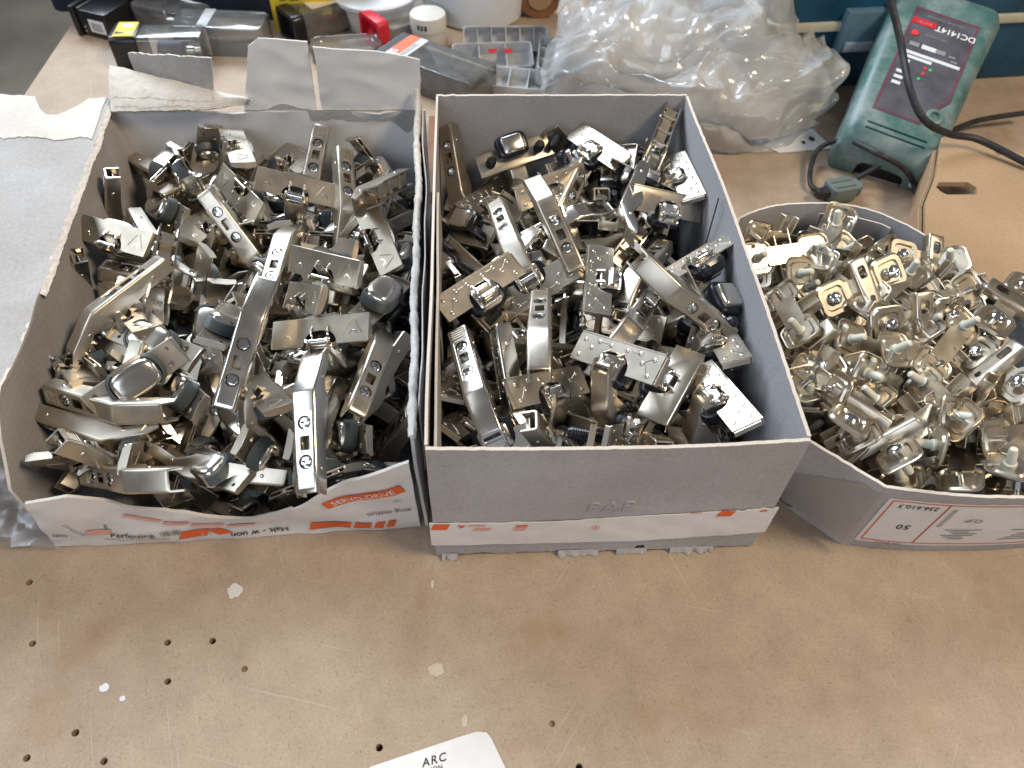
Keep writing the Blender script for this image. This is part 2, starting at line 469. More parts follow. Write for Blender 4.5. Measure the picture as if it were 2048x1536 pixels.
FILM = thin_film('clear_film', (0.97, 0.97, 0.98), (0.70, 0.70, 0.72), 0.02, 0.42, 0.12, 60)
BAGM = thin_film('milky_bag_film', (0.99, 0.99, 0.99), (1.0, 1.0, 0.98), 0.14, 0.18, 0.43, 9, 0.28)
MILKY = thin_film('milky_tray_plastic', (0.95, 0.96, 0.97), (0.92, 0.93, 0.94), 0.2, 0.25, 0.72, 40, 0.25)
YELLOW = plain('yellow_label', (0.70, 0.52, 0.03), 0.5)
RED = plain('red_plastic', (0.62, 0.02, 0.035), 0.4)
BLUE = plain('blue_case', (0.010, 0.062, 0.115), 0.42, 0.4, 0.45, 18)
DARKBLUE = plain('dark_case', (0.010, 0.018, 0.035), 0.45, 0.4, 0.3, 18)
CREAM = plain('dusty_cream', (0.50, 0.47, 0.36), 0.7)
WHITEPL = plain('white_plastic', (0.72, 0.74, 0.77), 0.35, 0.5, 0.05, 20)
OFFWHITE = plain('off_white_plastic', (0.62, 0.59, 0.53), 0.5, 0.4, 0.08, 30)
RUBBER = plain('black_rubber', (0.022, 0.022, 0.026), 0.5, 0.4, 0.6, 200)
WOOD = plain('brown_wood', (0.22, 0.10, 0.04), 0.6, 0.3, 0.3, 40)

def green_material():
    m, nt, b = new_mat('dusty_green_plastic')
    v = coords(nt)
    n = tex_noise(nt, v, 22, 6, 0.65)
    c = ramp(nt, n, [(0.30, (0.016, 0.100, 0.086)), (0.48, (0.10, 0.175, 0.165)), (0.66, (0.25, 0.295, 0.292))])
    nt.links.new(c, b.inputs['Base Color'])
    nt.links.new(ramp(nt, n, [(0.3, (0.25,) * 3), (0.7, (0.6,) * 3)]), b.inputs['Roughness'])
    return m
GREEN = green_material()
PANEL = plain('dusty_dark_panel', (0.085, 0.085, 0.105), 0.5, 0.4, 0.5, 30)
PANEL_RED = plain('panel_red_line', (0.25, 0.03, 0.06), 0.4)
LED_R = plain('red_led', (0.8, 0.05, 0.06), 0.3)
LED_G = plain('green_led', (0.05, 0.6, 0.15), 0.3)

# ------------------------------------------------------------------ mesh helpers
COL = sc.collection

def link(o, parent=None):
    COL.objects.link(o)
    if parent is not None:
        o.parent = parent
    return o

def tag(o, label=None, cat=None, group=None, kind=None):
    if label: o['label'] = label
    if cat: o['category'] = cat
    if group: o['group'] = group
    if kind: o['kind'] = kind
    return o

def empty(name, loc=(0, 0, 0), rot=(0, 0, 0)):
    e = bpy.data.objects.new(name, None)
    e.empty_display_size = 0.01
    e.location = Vector(loc) * MM
    e.rotation_euler = [math.radians(a) for a in rot]
    COL.objects.link(e)
    return e

class MB:
    """collects points in mm"""
    def __init__(s):
        s.v, s.f, s.m = [], [], []
    def add(s, vs, fs, mi=0):
        b = len(s.v)
        s.v += [tuple(p) for p in vs]
        s.f += [tuple(i + b for i in f) for f in fs]
        s.m += [mi] * len(fs)
        return s
    def box(s, c, d, mi=0, rz=0, M=None):
        vs = []
        for z in (-1, 1):
            for x, y in ((-1, -1), (1, -1), (1, 1), (-1, 1)):
                p = Vector((x * d[0] / 2, y * d[1] / 2, z * d[2] / 2))
                if rz: p.rotate(Euler((0, 0, math.radians(rz))))
                p += Vector(c)
                if M is not None: p = M @ p
                vs.append(p)
        return s.add(vs, [(3, 2, 1, 0), (4, 5, 6, 7), (0, 1, 5, 4), (1, 2, 6, 5), (2, 3, 7, 6), (3, 0, 4, 7)], mi)
    def loft(s, secs, caps=(True, True), mi=0, closed=True):
        n = len(secs[0])
        vs = [p for sec in secs for p in sec]
        fs = []
        for k in range(len(secs) - 1):
            for i in range(n if closed else n - 1):
                j = (i + 1) % n
                fs.append((k * n + i, k * n + j, (k + 1) * n + j, (k + 1) * n + i))
        if caps[0]: fs.append(tuple(range(n - 1, -1, -1)))
        if caps[1]: fs.append(tuple(range((len(secs) - 1) * n, len(secs) * n)))
        return s.add(vs, fs, mi)
    def prism(s, out, z0, z1, mi=0, M=None):
        a = [Vector((x, y, z0)) for x, y in out]
        b = [Vector((x, y, z1)) for x, y in out]
        if M is not None:
            a = [M @ p for p in a]; b = [M @ p for p in b]
        return s.loft([a, b], mi=mi)
    def lathe(s, prof, n=20, M=None, mi=0):
        secs = []
        for r, z in prof:
            ring = [Vector((r * math.cos(2 * math.pi * i / n), r * math.sin(2 * math.pi * i / n), z)) for i in range(n)]
            if M is not None: ring = [M @ p for p in ring]
            secs.append(ring)
        return s.loft(secs, mi=mi)
    def mesh(s, name, mats, bevel=0, seg=2, smooth=35):
        me = bpy.data.meshes.new(name)
        me.from_pydata([(x * MM, y * MM, z * MM) for x, y, z in s.v], [], s.f)
        for mt in (mats if isinstance(mats, (list, tuple)) else [mats]):
            me.materials.append(mt)
        me.polygons.foreach_set('material_index', s.m)
        bm = bmesh.new()
        bm.from_mesh(me)
        bmesh.ops.recalc_face_normals(bm, faces=bm.faces)
        if bevel:
            es = [e for e in bm.edges if len(e.link_faces) == 2 and e.calc_face_angle(0) > math.radians(40)]
            if es:
                bmesh.ops.bevel(bm, geom=es, offset=bevel * MM, segments=seg, affect='EDGES', profile=0.6, clamp_overlap=True)
        bm.to_mesh(me)
        bm.free()
        if smooth:
            me.shade_smooth()
            me.set_sharp_from_angle(angle=math.radians(smooth))
        return me
    def build(s, name, mats, parent=None, bevel=0, seg=2, smooth=35):
        return link(bpy.data.objects.new(name, s.mesh(name, mats, bevel, seg, smooth)), parent)

def cut(me, cutters, name, smooth=35):
    """boolean difference, returns a new mesh"""
    a = bpy.data.objects.new('tmp', me)
    COL.objects.link(a)
    tmp = [a]
    for c in cutters:
        co = bpy.data.objects.new('tmpc', c)
        COL.objects.link(co)
        tmp.append(co)
        md = a.modifiers.new('b', 'BOOLEAN')
        md.operation = 'DIFFERENCE'
        md.solver = 'EXACT'
        md.object = co
    dg = bpy.context.evaluated_depsgraph_get()
    dg.update()
    out = bpy.data.meshes.new_from_object(a.evaluated_get(dg))
    out.name = name
    for o in tmp:
        bpy.data.objects.remove(o)
    if smooth:
        out.shade_smooth()
        out.set_sharp_from_angle(angle=math.radians(smooth))
    return out

def superell(a, b, n, e=2.6, z=0.0, cx=0, cy=0):
    r = []
    for i in range(n):
        t = 2 * math.pi * i / n
        c, s_ = math.cos(t), math.sin(t)
        r.append((cx + a * math.copysign(abs(c) ** (2 / e), c), cy + b * math.copysign(abs(s_) ** (2 / e), s_), z))
    return r

def rrect(w, h, r, n=4, cx=0, cy=0):
    p = []
    for sx, sy, a0 in ((1, 1, 0), (-1, 1, 90), (-1, -1, 180), (1, -1, 270)):
        for i in range(n + 1):
            a = math.radians(a0 + 90 * i / n)
            p.append((cx + sx * (w / 2 - r) + r * math.cos(a), cy + sy * (h / 2 - r) + r * math.sin(a)))
    return p

def tube(pts, r, n=8, sub=8):
    """smooth round cable through points"""
    P = [Vector(p) for p in pts]
    P = [P[0] * 2 - P[1]] + P + [P[-1] * 2 - P[-2]]
    line = []
    for i in range(1, len(P) - 2):
        for k in range(sub):
            t = k / sub
            a, b, c, d = P[i - 1:i + 3]
            line.append(0.5 * ((2 * b) + (c - a) * t + (2 * a - 5 * b + 4 * c - d) * t * t + (3 * b - a - 3 * c + d) * t ** 3))
    line.append(P[-2])
    mb = MB()
    secs = []
    nrm = Vector((0, 0, 1))
    for i, p in enumerate(line):
        tg = (line[min(i + 1, len(line) - 1)] - line[max(i - 1, 0)]).normalized()
        nrm = (nrm - tg * nrm.dot(tg)).normalized()
        bn = tg.cross(nrm)
        secs.append([p + r * (math.cos(2 * math.pi * k / n) * nrm + math.sin(2 * math.pi * k / n) * bn) for k in range(n)])
    mb.loft(secs)
    return mb

def sheet(name, fn, nu, nv, thick, mats, parent=None, smooth=50):
    """board with thickness: fn(u,v) -> centre point in mm; mats = front (normal side), back, rim"""
    g = [[Vector(fn(i / nu, j / nv)) for i in range(nu + 1)] for j in range(nv + 1)]
    vs, fs, ms = [], [], []
    top, bot = {}, {}
    for j in range(nv + 1):
        for i in range(nu + 1):
            du = g[j][min(i + 1, nu)] - g[j][max(i - 1, 0)]
            dv = g[min(j + 1, nv)][i] - g[max(j - 1, 0)][i]
            nn = du.cross(dv)
            nn = nn.normalized() if nn.length > 1e-9 else Vector((0, 0, 1))
            top[i, j] = len(vs); vs.append(g[j][i] + nn * thick / 2)
            bot[i, j] = len(vs); vs.append(g[j][i] - nn * thick / 2)
    for j in range(nv):
        for i in range(nu):
            fs.append((top[i, j], top[i + 1, j], top[i + 1, j + 1], top[i, j + 1])); ms.append(0)
            fs.append((bot[i, j + 1], bot[i + 1, j + 1], bot[i + 1, j], bot[i, j])); ms.append(1)
    for i in range(nu):
        fs.append((bot[i, 0], bot[i + 1, 0], top[i + 1, 0], top[i, 0])); ms.append(2)
        fs.append((top[i, nv], top[i + 1, nv], bot[i + 1, nv], bot[i, nv])); ms.append(2)
    for j in range(nv):
        fs.append((top[0, j], top[0, j + 1], bot[0, j + 1], bot[0, j])); ms.append(2)
        fs.append((bot[nu, j], bot[nu, j + 1], top[nu, j + 1], top[nu, j])); ms.append(2)
    me = bpy.data.meshes.new(name)
    me.from_pydata([v * MM for v in vs], [], fs)
    for mt in mats: me.materials.append(mt)
    me.polygons.foreach_set('material_index', ms)
    me.shade_smooth()
    me.set_sharp_from_angle(angle=math.radians(smooth))
    return link(bpy.data.objects.new(name, me), parent)

def nz(x, y=0.0, z=0.0):
    return noise.noise(Vector((x, y, z)))

def jag(x, amp, seed=0.0):
    """torn edge: coarse bites with fine fibres"""
    return amp * (nz(x * 0.05, seed) * 1.2 + 0.6 * nz(x * 0.17, seed + 5) + 0.35 * nz(x * 0.6, seed + 9))

def lerp_tab(tab, x):
    if x <= tab[0][0]: return tab[0][1]
    for (a, va), (b, vb) in zip(tab, tab[1:]):
        if x <= b: return va + (vb - va) * (x - a) / (b - a)
    return tab[-1][1]

def text_shape(txt, size, shear=0.0, space=1.0, bold=0.012):
    cu = bpy.data.curves.new('t', 'FONT')
    cu.body = txt
    cu.size = size
    cu.shear = shear
    cu.offset = bold * size
    cu.space_character = space
    cu.align_x = 'CENTER'
    cu.align_y = 'CENTER'
    cu.resolution_u = 3
    o = bpy.data.objects.new('t', cu)
    COL.objects.link(o)
    dg = bpy.context.evaluated_depsgraph_get()
    dg.update()
    me = bpy.data.meshes.new_from_object(o.evaluated_get(dg))
    vs = [tuple(v.co[:2]) for v in me.vertices]
    fs = [tuple(p.vertices) for p in me.polygons]
    bpy.data.objects.remove(o)
    bpy.data.meshes.remove(me)
    return vs, fs

def decal(name, shape, fn, mat, parent, thick=0.0):
    """flat print: 2-D shape mapped on a surface by fn(x,y)->point mm"""
    vs, fs = shape
    mb = MB()
    mb.add([fn(x, y) for x, y in vs], fs)
    me = bpy.data.meshes.new(name)
    me.from_pydata([tuple(c * MM for c in p) for p in mb.v], [], mb.f)
    me.materials.append(mat)
    return link(bpy.data.objects.new(name, me), parent)

def rect_shape(w, h, nx=6, ny=2, sk=0.0, cx=0, cy=0):
    vs, fs = [], []
    for j in range(ny + 1):
        for i in range(nx + 1):
            y = (j / ny - .5) * h
            vs.append((cx + (i / nx - .5) * w + sk * y, cy + y))
    for j in range(ny):
        for i in range(nx):
            a = j * (nx + 1) + i
            fs.append((a, a + 1, a + nx + 2, a + nx + 1))
    return vs, fs

def rot2(fn, ang, ox, oy):
    c, s = math.cos(math.radians(ang)), math.sin(math.radians(ang))
    return lambda x, y: fn(ox + c * x - s * y, oy + s * x + c * y)

# ================================================================== SETTING
HOLES = [(-231, -10), (-217, -46), (-145, -48), (-121, -48), (-101, -64), (-140, -69), (-180, -93), (-200, -104), (-162, -107), (-27, -106), (73, -119), (61, -98)]
tb = MB().box((240, 250, -9), (1310, 1300, 18)).mesh('workbench_top', MDF, smooth=0)
cyl = [MB().lathe([(1.6 + 0.3 * (i % 3 == 0), -9 if i not in (4, 11) else -2), (1.9, 3)], 14, Matrix.Translation((x, y, 0))).mesh('c', MDF) for i, (x, y) in enumerate(HOLES)]
tb = cut(tb, cyl, 'workbench_top', 0)
table = link(bpy.data.objects.new('workbench_surface', tb))
tag(table, kind='structure')
random.seed(4)
GLUE = plain('dried_glue', (0.56, 0.48, 0.38), 0.35, 0.5, 0.1, 200)
for i, (x, y, rx, ry, mt) in enumerate([(-114, -19, 4.6, 4.2, OFFWHITE), (-172, -71, 2.3, 2.2, WHITEPL), (-161, -77, 1.6, 1.4, WHITEPL), (1, -68, 4.2, 3.8, GLUE),
                                        (16, -95, 1.6, 3.2, GLUE), (-2, -19, 0.8, 2.6, OFFWHITE)]):
    out = []
    n = 22
    for k in range(n):
        a = 2 * math.pi * k / n
        rr = 1 + 0.28 * nz(2 * math.cos(a) + i * 7, 2 * math.sin(a)) + 0.12 * random.uniform(-1, 1)
        out.append((x + rx * rr * math.cos(a), y + ry * rr * math.sin(a)))
    MB().prism(out, 0.02, 0.28).build('paint_spot', mt, table, smooth=0)
fl = MB().box((-200, 900, -760), (5200, 5200, 20)).build('floor', CONCRETE, smooth=0)
tag(fl, kind='structure')

# ================================================================== HINGE PARTS
TAIL, NECK, BEND = 60.0, 28.0, math.radians(28)

def u_section(wd, h, t=1.25, r=2.0):
    o = [(-wd / 2, -h), (-wd / 2, -r)]
    for k in range(1, 4):
        a = math.radians(180 - 90 * k / 4)
        o.append((-wd / 2 + r + r * math.cos(a), -r + r * math.sin(a)))
    o.append((-wd / 2 + r, 0))
    o += [(-x, z) for x, z in reversed(o)]
    wi, ri_ = wd - 2 * t, max(0.5, r - t)
    q_ = [(-wi / 2, -h), (-wi / 2, -t - ri_)]
    q_.append((-wi / 2 + ri_ * 0.3, -t - ri_ * 0.3))
    q_.append((-wi / 2 + ri_, -t))
    q_ += [(-x, z) for x, z in reversed(q_)]
    return o + list(reversed(q_))

def arm_mesh(name, mat, narrow=False):
    mb = MB()
    secs = []
    def put(px, pz, ang, wd, h):
        c, s = math.cos(ang), math.sin(ang)
        sec = []
        for y, z in u_section(wd, h):
            sec.append((px + s * z, y, pz + c * z))
        secs.append(sec)
    wt = 14.5
    put(0, -0.6, 0.12, wt - 0.8, 10.5)
    put(1.2, 0, 0, wt, 11)
    put(20, 0, 0, wt, 11.5)
    put(40, 0, 0, wt + 0.3, 13)
    put(47, 0, 0, wt + 0.8, 16)
    put(55, 0, 0, wt + 1.0, 16.5)
    put(TAIL - 1.2, 0, -0.02, wt + 1.0, 15)
    nx, nzv = math.cos(BEND), -math.sin(BEND)
    put(TAIL + 1.0 * nx, 1.0 * nzv, -BEND, wt + 1.0, 14)
    put(TAIL + 14 * nx, 14 * nzv, -BEND, wt + 0.6, 14.5)
    put(TAIL + (NECK - 1) * nx, (NECK - 1) * nzv, -BEND, wt + 0.2, 11)
    put(TAIL + NECK * nx, NECK * nzv - 0.4, -BEND - 0.2, wt - 0.4, 9)
    mb.loft(secs)
    me = mb.mesh(name, mat, smooth=40)
    cs = [MB().prism(rrect(36, 9.6, 1.2), -0.45, 3, M=Matrix.Translation((30, 0, 0))).mesh('c', mat),
          MB().prism(rrect(8.5, 6.2, 0.8), -5, 3, M=Matrix.Translation((29, 0, 0))).mesh('c', mat)]
    for x in (18, 41):
        cs.append(MB().lathe([(4.3, -5), (4.3, 3)], 18, Matrix.Translation((x, 0, 0))).mesh('c', mat))
    for k in range(4):
        cs.append(MB().prism(rrect(1.0, 9.5, 0.45), -0.4, 3, M=Matrix.Translation((3.6 + 2.0 * k, 0, 0))).mesh('c', mat))
    return cut(me, cs, name, 38)

def screw_mesh(r=3.5, name='screw'):
    me = MB().lathe([(r, -4.5), (r, -0.5), (r * 0.82, 0.15), (r * 0.4, 0.3)], 20).mesh(name, STEEL, smooth=40)
    cs = [MB().box((0, 0, 0), (r * 1.5, r * 0.40, 4.0)).mesh('c', STEEL), MB().box((0, 0, 0), (r * 0.40, r * 1.5, 4.0)).mesh('c', STEEL)]
    return cut(me, cs, name, 40)

def clip_mesh():
    mb = MB()
    mb.box((24, 0, -6.5), (44, 8.5, 1.2))
    for x in (6, 14, 30, 44):
        mb.box((x, 0, -8.5), (2.2, 11.4, 3.4))
    mb.box((10, 0, -9.6), (9, 9, 1.4))
    return mb.mesh('spring_clip', NICKEL_D, 0.3, 1)

ARM = arm_mesh('arm', NICKEL)
ARM_D = ARM.copy(); ARM_D.materials[0] = NICKEL_D
ARM_B = ARM.copy(); ARM_B.materials[0] = NICKEL_B
SCREW = screw_mesh()
CLIP = clip_mesh()
RIVET = MB().lathe([(1.5, -0.5), (1.35, 0.25), (0.7, 0.7), (0.15, 0.75)], 10).mesh('rivet', NICKEL_B, smooth=60)

def cup_mesh(name, mat, a=19.5, b=14.0, d=15.5, e=3.2, cy=0):
    mb = MB()
    n = 36
    S = lambda f, g, z: superell(a * f, b * g, n, e, z, 0, cy)
    mb.loft([S(.52, .5, -d * .52), S(.78, .74, -d * .5), S(.86, .82, -d * .35), S(.88, .85, 0.3), S(1.02, 1.03, 0.3), S(1.0, 1.0, -0.6),
             S(.97, .96, -d * .55), S(.92, .88, -d * .83), S(.83, .76, -d * .95), S(.72, .62, -d * 1.0), S(.4, .35, -d * 1.01)])
    return mb.mesh(name, mat, smooth=50)

CUP = cup_mesh('cup', NICKEL_B)
# flat flange of the insert hinges with a hole for the cup, two screw holes and two small holes
fl_m = MB().prism(rrect(78, 23, 2.0), -1.4, 0).mesh('flange', NICKEL, 0.25, 1)
cs_ = [MB().prism([(x, y) for x, y, _ in superell(19.0, 10.4, 28, 3)], -4, 3).mesh('c', NICKEL)]
for sx in (-1, 1):
    cs_.append(MB().lathe([(2.2, -4), (2.2, 3)], 14, Matrix.Translation((sx * 27, 5.5, 0))).mesh('c', NICKEL))
    cs_.append(MB().lathe([(1.6, -4), (1.6, 3)], 12, Matrix.Translation((sx * 31, -6, 0))).mesh('c', NICKEL))
FLANGE = cut(fl_m, cs_, 'flange')
BOSS = MB().lathe([(4.2, 0), (4.2, 2.2), (3.4, 3.0), (2.6, 3.0), (2.4, 0.6), (0.3, 0.6)], 20).mesh('boss', NICKEL_B, smooth=45)
# folding cover plate of the insert hinges: arch cutout, blade shaped ears, V ridge
cv = MB().prism(rrect(78, 24, 1.2, 3, 0, 12), 0, 1.1).mesh('cover_plate', NICKEL_D, 0.2, 1)
arch = [(x, y + 24) for x, y, _ in superell(13.5, 12.5, 28, 2.4)]
COVER = cut(cv, [MB().prism(arch, -3, 5).mesh('c', NICKEL_D)], 'cover_plate')
ear = MB()
ear.prism([(0, 0), (24, 1.5), (24, -1.0), (20, -4.4), (8, -6.0), (0, -5.2)], -0.5, 0.5)
EAR = ear.mesh('ear', NICKEL, 0.15, 1)
vr = MB()
for a_, x0 in ((62, -22), (-62, -31)):
    m_ = Matrix.Translation((x0 - 4.0 * (1 if a_ > 0 else -1) * 0, 11, 1.1)) @ Matrix.Rotation(math.radians(a_), 4, 'Z')
    vr.box((0, 0, 0), (13, 1.1, 0.9), M=m_)
VMARK = vr.mesh('embossed_mark', NICKEL_D, 0.3, 1)

def band_mesh():
    """ribbed grey side band, ribs run along the arc"""
    mb = MB()
    secs = []
    for k in range(13):
        a = math.radians(-58 + 116 * k / 12)
        sec = []
        n = 15
        for i in range(n):
            z = -1.8 - 10.5 * i / (n - 1)
            rr = 1.10 + (0.035 if i % 2 else 0.0) - 0.06 * (i / n) ** 2
            c, s = math.cos(a), math.sin(a)
            x = 19.5 * rr * math.copysign(abs(c) ** .75, c)
            y = 14.0 * rr * math.copysign(abs(s) ** .75, s)
            sec.append((x, y, z))
        for z in (-12.3, -1.8):
            sec.append((19.5 * .98 * abs(math.cos(a)) ** .75, 14.0 * .98 * math.copysign(abs(math.sin(a)) ** .75, math.sin(a)), z))
        secs.append(sec)
    mb.loft(secs)
    return mb.mesh('ribbed_band', GREYPL, smooth=25)
BAND = band_mesh()
LINKM = MB().prism([(-3, -4), (10, -2.5), (16, 3), (10, 6), (-3, 4)], -0.9, 0.9).mesh('link', NICKEL_B, 0.3, 1)
PIN = MB().lathe([(1.7, -7), (1.7, 7)], 12).mesh('pin', STEEL, 0.2, 1)

# embossed half-moon flange of the dowel hinges
def moon_flange():
    out = [(-41, -12.5), (41, -12.5), (41, 11)]
    for k in range(15):
        a = math.pi * k / 14
        out.append((15.5 * math.cos(a), 11 - 15.0 * math.sin(a) ** 0.8))
    out += [(-41, 11)]
    mb = MB().prism(out, -1.4, 0)
    return mb
mf = moon_flange()
mf.prism([(-41, -0.0), (41, 0.0), (41, 6.5), (-41, 6.5)], 0, 1.3, M=Matrix.Translation((0, -12.5 - 0.05, -6.4)) @ Matrix.Rotation(math.radians(90), 4, 'X'))
for sx in (-1, 1):
    mf.prism([(0, 0), (22, 0), (22, 4.5), (0, 4.5)], 0, 1.2, M=Matrix.Translation((sx * 41 - 0.6, 10.5, -5.0)) @ Matrix.Rotation(math.radians(-90), 4, 'Z') @ Matrix.Rotation(math.radians(90), 4, 'X'))
    for bx, by in ((34, 6), (34, -7), (25, -2), (20, -8.5), (8, -8)):
        mf.lathe([(2.2, -0.3), (2.0, 0.35), (1.2, 0.65), (0.2, 0.7)], 12, Matrix.Translation((sx * bx, by, 0)))
    for (x0, y0, an, ln) in ((30, 1.5, 55, 14), (29, -5, -35, 11), (16, -8.5, 0, 9)):
        mf.box((0, 0, 0), (ln, 0.8, 0.9), M=Matrix.Translation((sx * x0, y0, 0)) @ Matrix.Rotation(math.radians(an * sx), 4, 'Z'))
MOON = mf.mesh('embossed_flange', NICKEL, 0.25, 1)
# smooth arched flange variant
sm = moon_flange()
sm.prism([(-41, 0), (41, 0), (41, 9), (-41, 9)], 0, 1.3, M=Matrix.Translation((0, -12.5 - 0.05, -8.9)) @ Matrix.Rotation(math.radians(90), 4, 'X'))
SMOOTH = sm.mesh('smooth_flange', BRASSY, 0.5, 2)
# mirror bright cup block in dark plastic
HOUSE = MB().loft([superell(17.5, 13, 30, 3.8, z, 0, 9) for z in (-1.6, -8)] + [superell(16.5, 12, 30, 3.8, -11.5, 0, 9), superell(13, 9, 30, 3.0, -12.5, 0, 9)]).mesh('damper_housing', NAVYPL, 0.4, 1, 40)
bl = MB()
bl.loft([[(x * k, 9 + y * k, z) for x, y in rrect(24, 19, 3, 3)] for z, k in ((3.0, .78), (3.6, .9), (2.8, 1.0), (-13.2, 1.0), (-16.4, .93), (-17.4, .8))])
BLOCK = bl.mesh('cup_block', NICKEL_B, smooth=40)
dw = []
for i in range(7):
    z = -1.4 - 2.1 * i
    dw += [(5.2, z), (4.3, z - 1.0)]
DOWEL = MB().lathe(dw + [(3.0, -17)], 16).mesh('dowel', BLACKPL, smooth=30)

ARM_K = 0.88
CUP_K = 0.72          # the cup end is small beside its arm
for _m in (CUP, FLANGE, BOSS, COVER, EAR, VMARK, BAND, LINKM, MOON, SMOOTH, HOUSE, BLOCK, DOWEL):
    _m.transform(Matrix.Scale(CUP_K, 4))
R0M = Matrix(((0, 1, 0), (-1, 0, 0), (0, 0, 1))).to_4x4()
NECKEND = Vector((TAIL + NECK * math.cos(BEND), 0, -NECK * math.sin(BEND) - 7.0))
JOINT = Vector((0, 10, 5)) * CUP_K

def arm_in_cup(fold):
    Rm = Matrix.Rotation(math.radians(fold), 4, 'X') @ R0M
    return Matrix.Translation(JOINT) @ Rm @ Matrix.Translation(-NECKEND * ARM_K) @ Matrix.Scale(ARM_K, 4)

def mm_matrix(M):
    """matrix given in mm -> metres"""
    A = M.copy()
    A.translation = M.translation * MM
    return A

def part(me, parent, M=None):
    o = bpy.data.objects.new(me.name.split('.')[0], me)
    COL.objects.link(o)
    o.parent = parent
    if M is not None:
        o.matrix_local = mm_matrix(M)
    return o

def T(x, y, z): return Matrix.Translation((x, y, z))
def RX(a): return Matrix.Rotation(math.radians(a), 4, 'X')
def RY(a): return Matrix.Rotation(math.radians(a), 4, 'Y')
def RZ(a): return Matrix.Rotation(math.radians(a), 4, 'Z')

def add_arm(root, fold, rng, bare=False):
    A = arm_in_cup(fold)
    am = part(rng.choice([ARM, ARM, ARM_D, ARM_B]), root, A)
    am.name = 'arm'
    for x in (18, 41):
        part(SCREW, am, T(x, 0, -0.9) @ RZ(rng.uniform(0, 90)))
    for s in (-1, 1):
        part(RIVET, am, T(14, s * 7.2, -6.0) @ RX(-90 * s))
        part(RIVET, am, T(70, s * 7.5, -11.5) @ RX(-90 * s))
    part(CLIP, root, A)
    if bare:
        return
    for s in (-1, 1):
        part(LINKM, root, T(s * 4.8, 0, 1.2) @ RX(fold * 0.5) @ RZ(90) @ RX(90))
    part(PIN, root, T(JOINT.x, JOINT.y, JOINT.z) @ RY(90))

def insert_hinge(loc, rot, fold, rng, label, group, cover_open=4):
    root = empty('cabinet_hinge', loc, rot)
    tag(root, label, 'hinge', group)
    if fold == 900:          # only the arm shows, its cup is buried
        add_arm(root, -50, rng, True)
        return root
    part(FLANGE, root)
    c = part(CUP, root)
    for s in (0, 180):
        part(BAND, c, RZ(s))
    for s in (-1, 1):
        part(BOSS, root, T(s * 27 * CUP_K, 5.5 * CUP_K, -0.15))
    cover = part(COVER, root, T(0, -11.6 * CUP_K, 0.35) @ RX(cover_open))
    part(VMARK, cover)
    part(EAR, cover, T(39 * CUP_K, 0, 0.4) @ RZ(90) @ RX(90))
    part(EAR, cover, T(-39 * CUP_K, 0, 0.4) @ RZ(90) @ RX(90))
    if fold != 800:
        add_arm(root, fold, rng)
    return root

def dowel_hinge(loc, rot, fold, rng, label, group, smooth=False):
    root = empty('cabinet_hinge', loc, rot)
    tag(root, label, 'hinge', group)
    if fold == 900:
        add_arm(root, -50, rng, True)
        return root
    part(SMOOTH if smooth else MOON, root)
    h = part(HOUSE, root)
    part(BLOCK, h)
    for s in (-1, 1):
        part(DOWEL, root, T(s * 27.5 * CUP_K, -1, 0))
    if fold != 800:
        add_arm(root, fold, rng)
    return root

# ================================================================== MOUNTING PLATES
pm = MB()
pm.loft([[(x * k, y * k, z) for x, y in rrect(24, 24, 5.5, 4)] for k, z in ((.25, -.2), (.60, -.2), (.68, 1.0), (.86, 1.0), (.93, -.6), (.99, -.8), (1.0, .0), (.95, .3), (.88, 1.9), (.66, 1.9), (.58, .7), (.25, .7))])
PAD = pm.mesh('wing_pad', BRASSY, smooth=32)
bd = MB()
secs = []
for x, y0 in ((-19, 0), (-17, .6), (17, .6), (19, 0)):
    pr = [(-6.4, 0), (-6.4, 5.6 + y0), (-5.4, 6.6 + y0), (5.4, 6.6 + y0), (6.4, 5.6 + y0), (6.4, 0), (5.3, 0), (5.3, 5.4), (-5.3, 5.4), (-5.3, 0)]
    secs.append([(px, x, pz) for px, pz in pr])
bd.loft(secs)
bm_ = bd.mesh('plate_body', NICKEL_D, 0.4, 1)
BODY = cut(bm_, [MB().prism(rrect(6, 9, 2), 4, 14, M=T(0, 9, 0)).mesh('c', BRASSY), MB().lathe([(2.2, 3), (2.2, 14)], 14, T(0, -10, 0)).mesh('c', BRASSY)], 'plate_body')
BODY.materials[0] = BRASSY
TRAY = MB().prism(rrect(30, 14, 2), -0.7, 0.9).mesh('bridge', BRASSY, 0.3, 1)
PSCREW = None
me_ = MB().lathe([(1.9, -11), (2.1, -1.0), (4.3, 0), (4.6, 1.2), (3.4, 2.5), (1.4, 3.0), (.2, 3.05)], 18).mesh('screw', STEEL, smooth=40)
PSCREW = cut(me_, [MB().box((0, 0, 3), (5.4, 1.1, 2.6)).mesh('c', STEEL), MB().box((0, 0, 3), (1.1, 5.4, 2.6)).mesh('c', STEEL)], 'screw')
PDOWEL = MB().lathe([(3.6, 0.6), (3.6, -1.4), (2.7, -1.9), (2.55, -9.5), (2.1, -11.8), (1.0, -12.6)], 14).mesh('dowel', NYLON, smooth=40)

def mounting_plate(loc, rot, rng, label, group):
    root = empty('mounting_plate', loc, rot)
    tag(root, label, 'bracket', group)
    part(BODY, root)
    part(TRAY, root)
    for s in (-1, 1):
        p = part(PAD, root, T(s * 22.5, 0, 0.2))
        part(PSCREW, p, T(0, 0, rng.uniform(0.6, 5.0)) @ RZ(rng.uniform(0, 90)))
        if rng.random() < 0.62:
            part(PDOWEL, p)
    return root

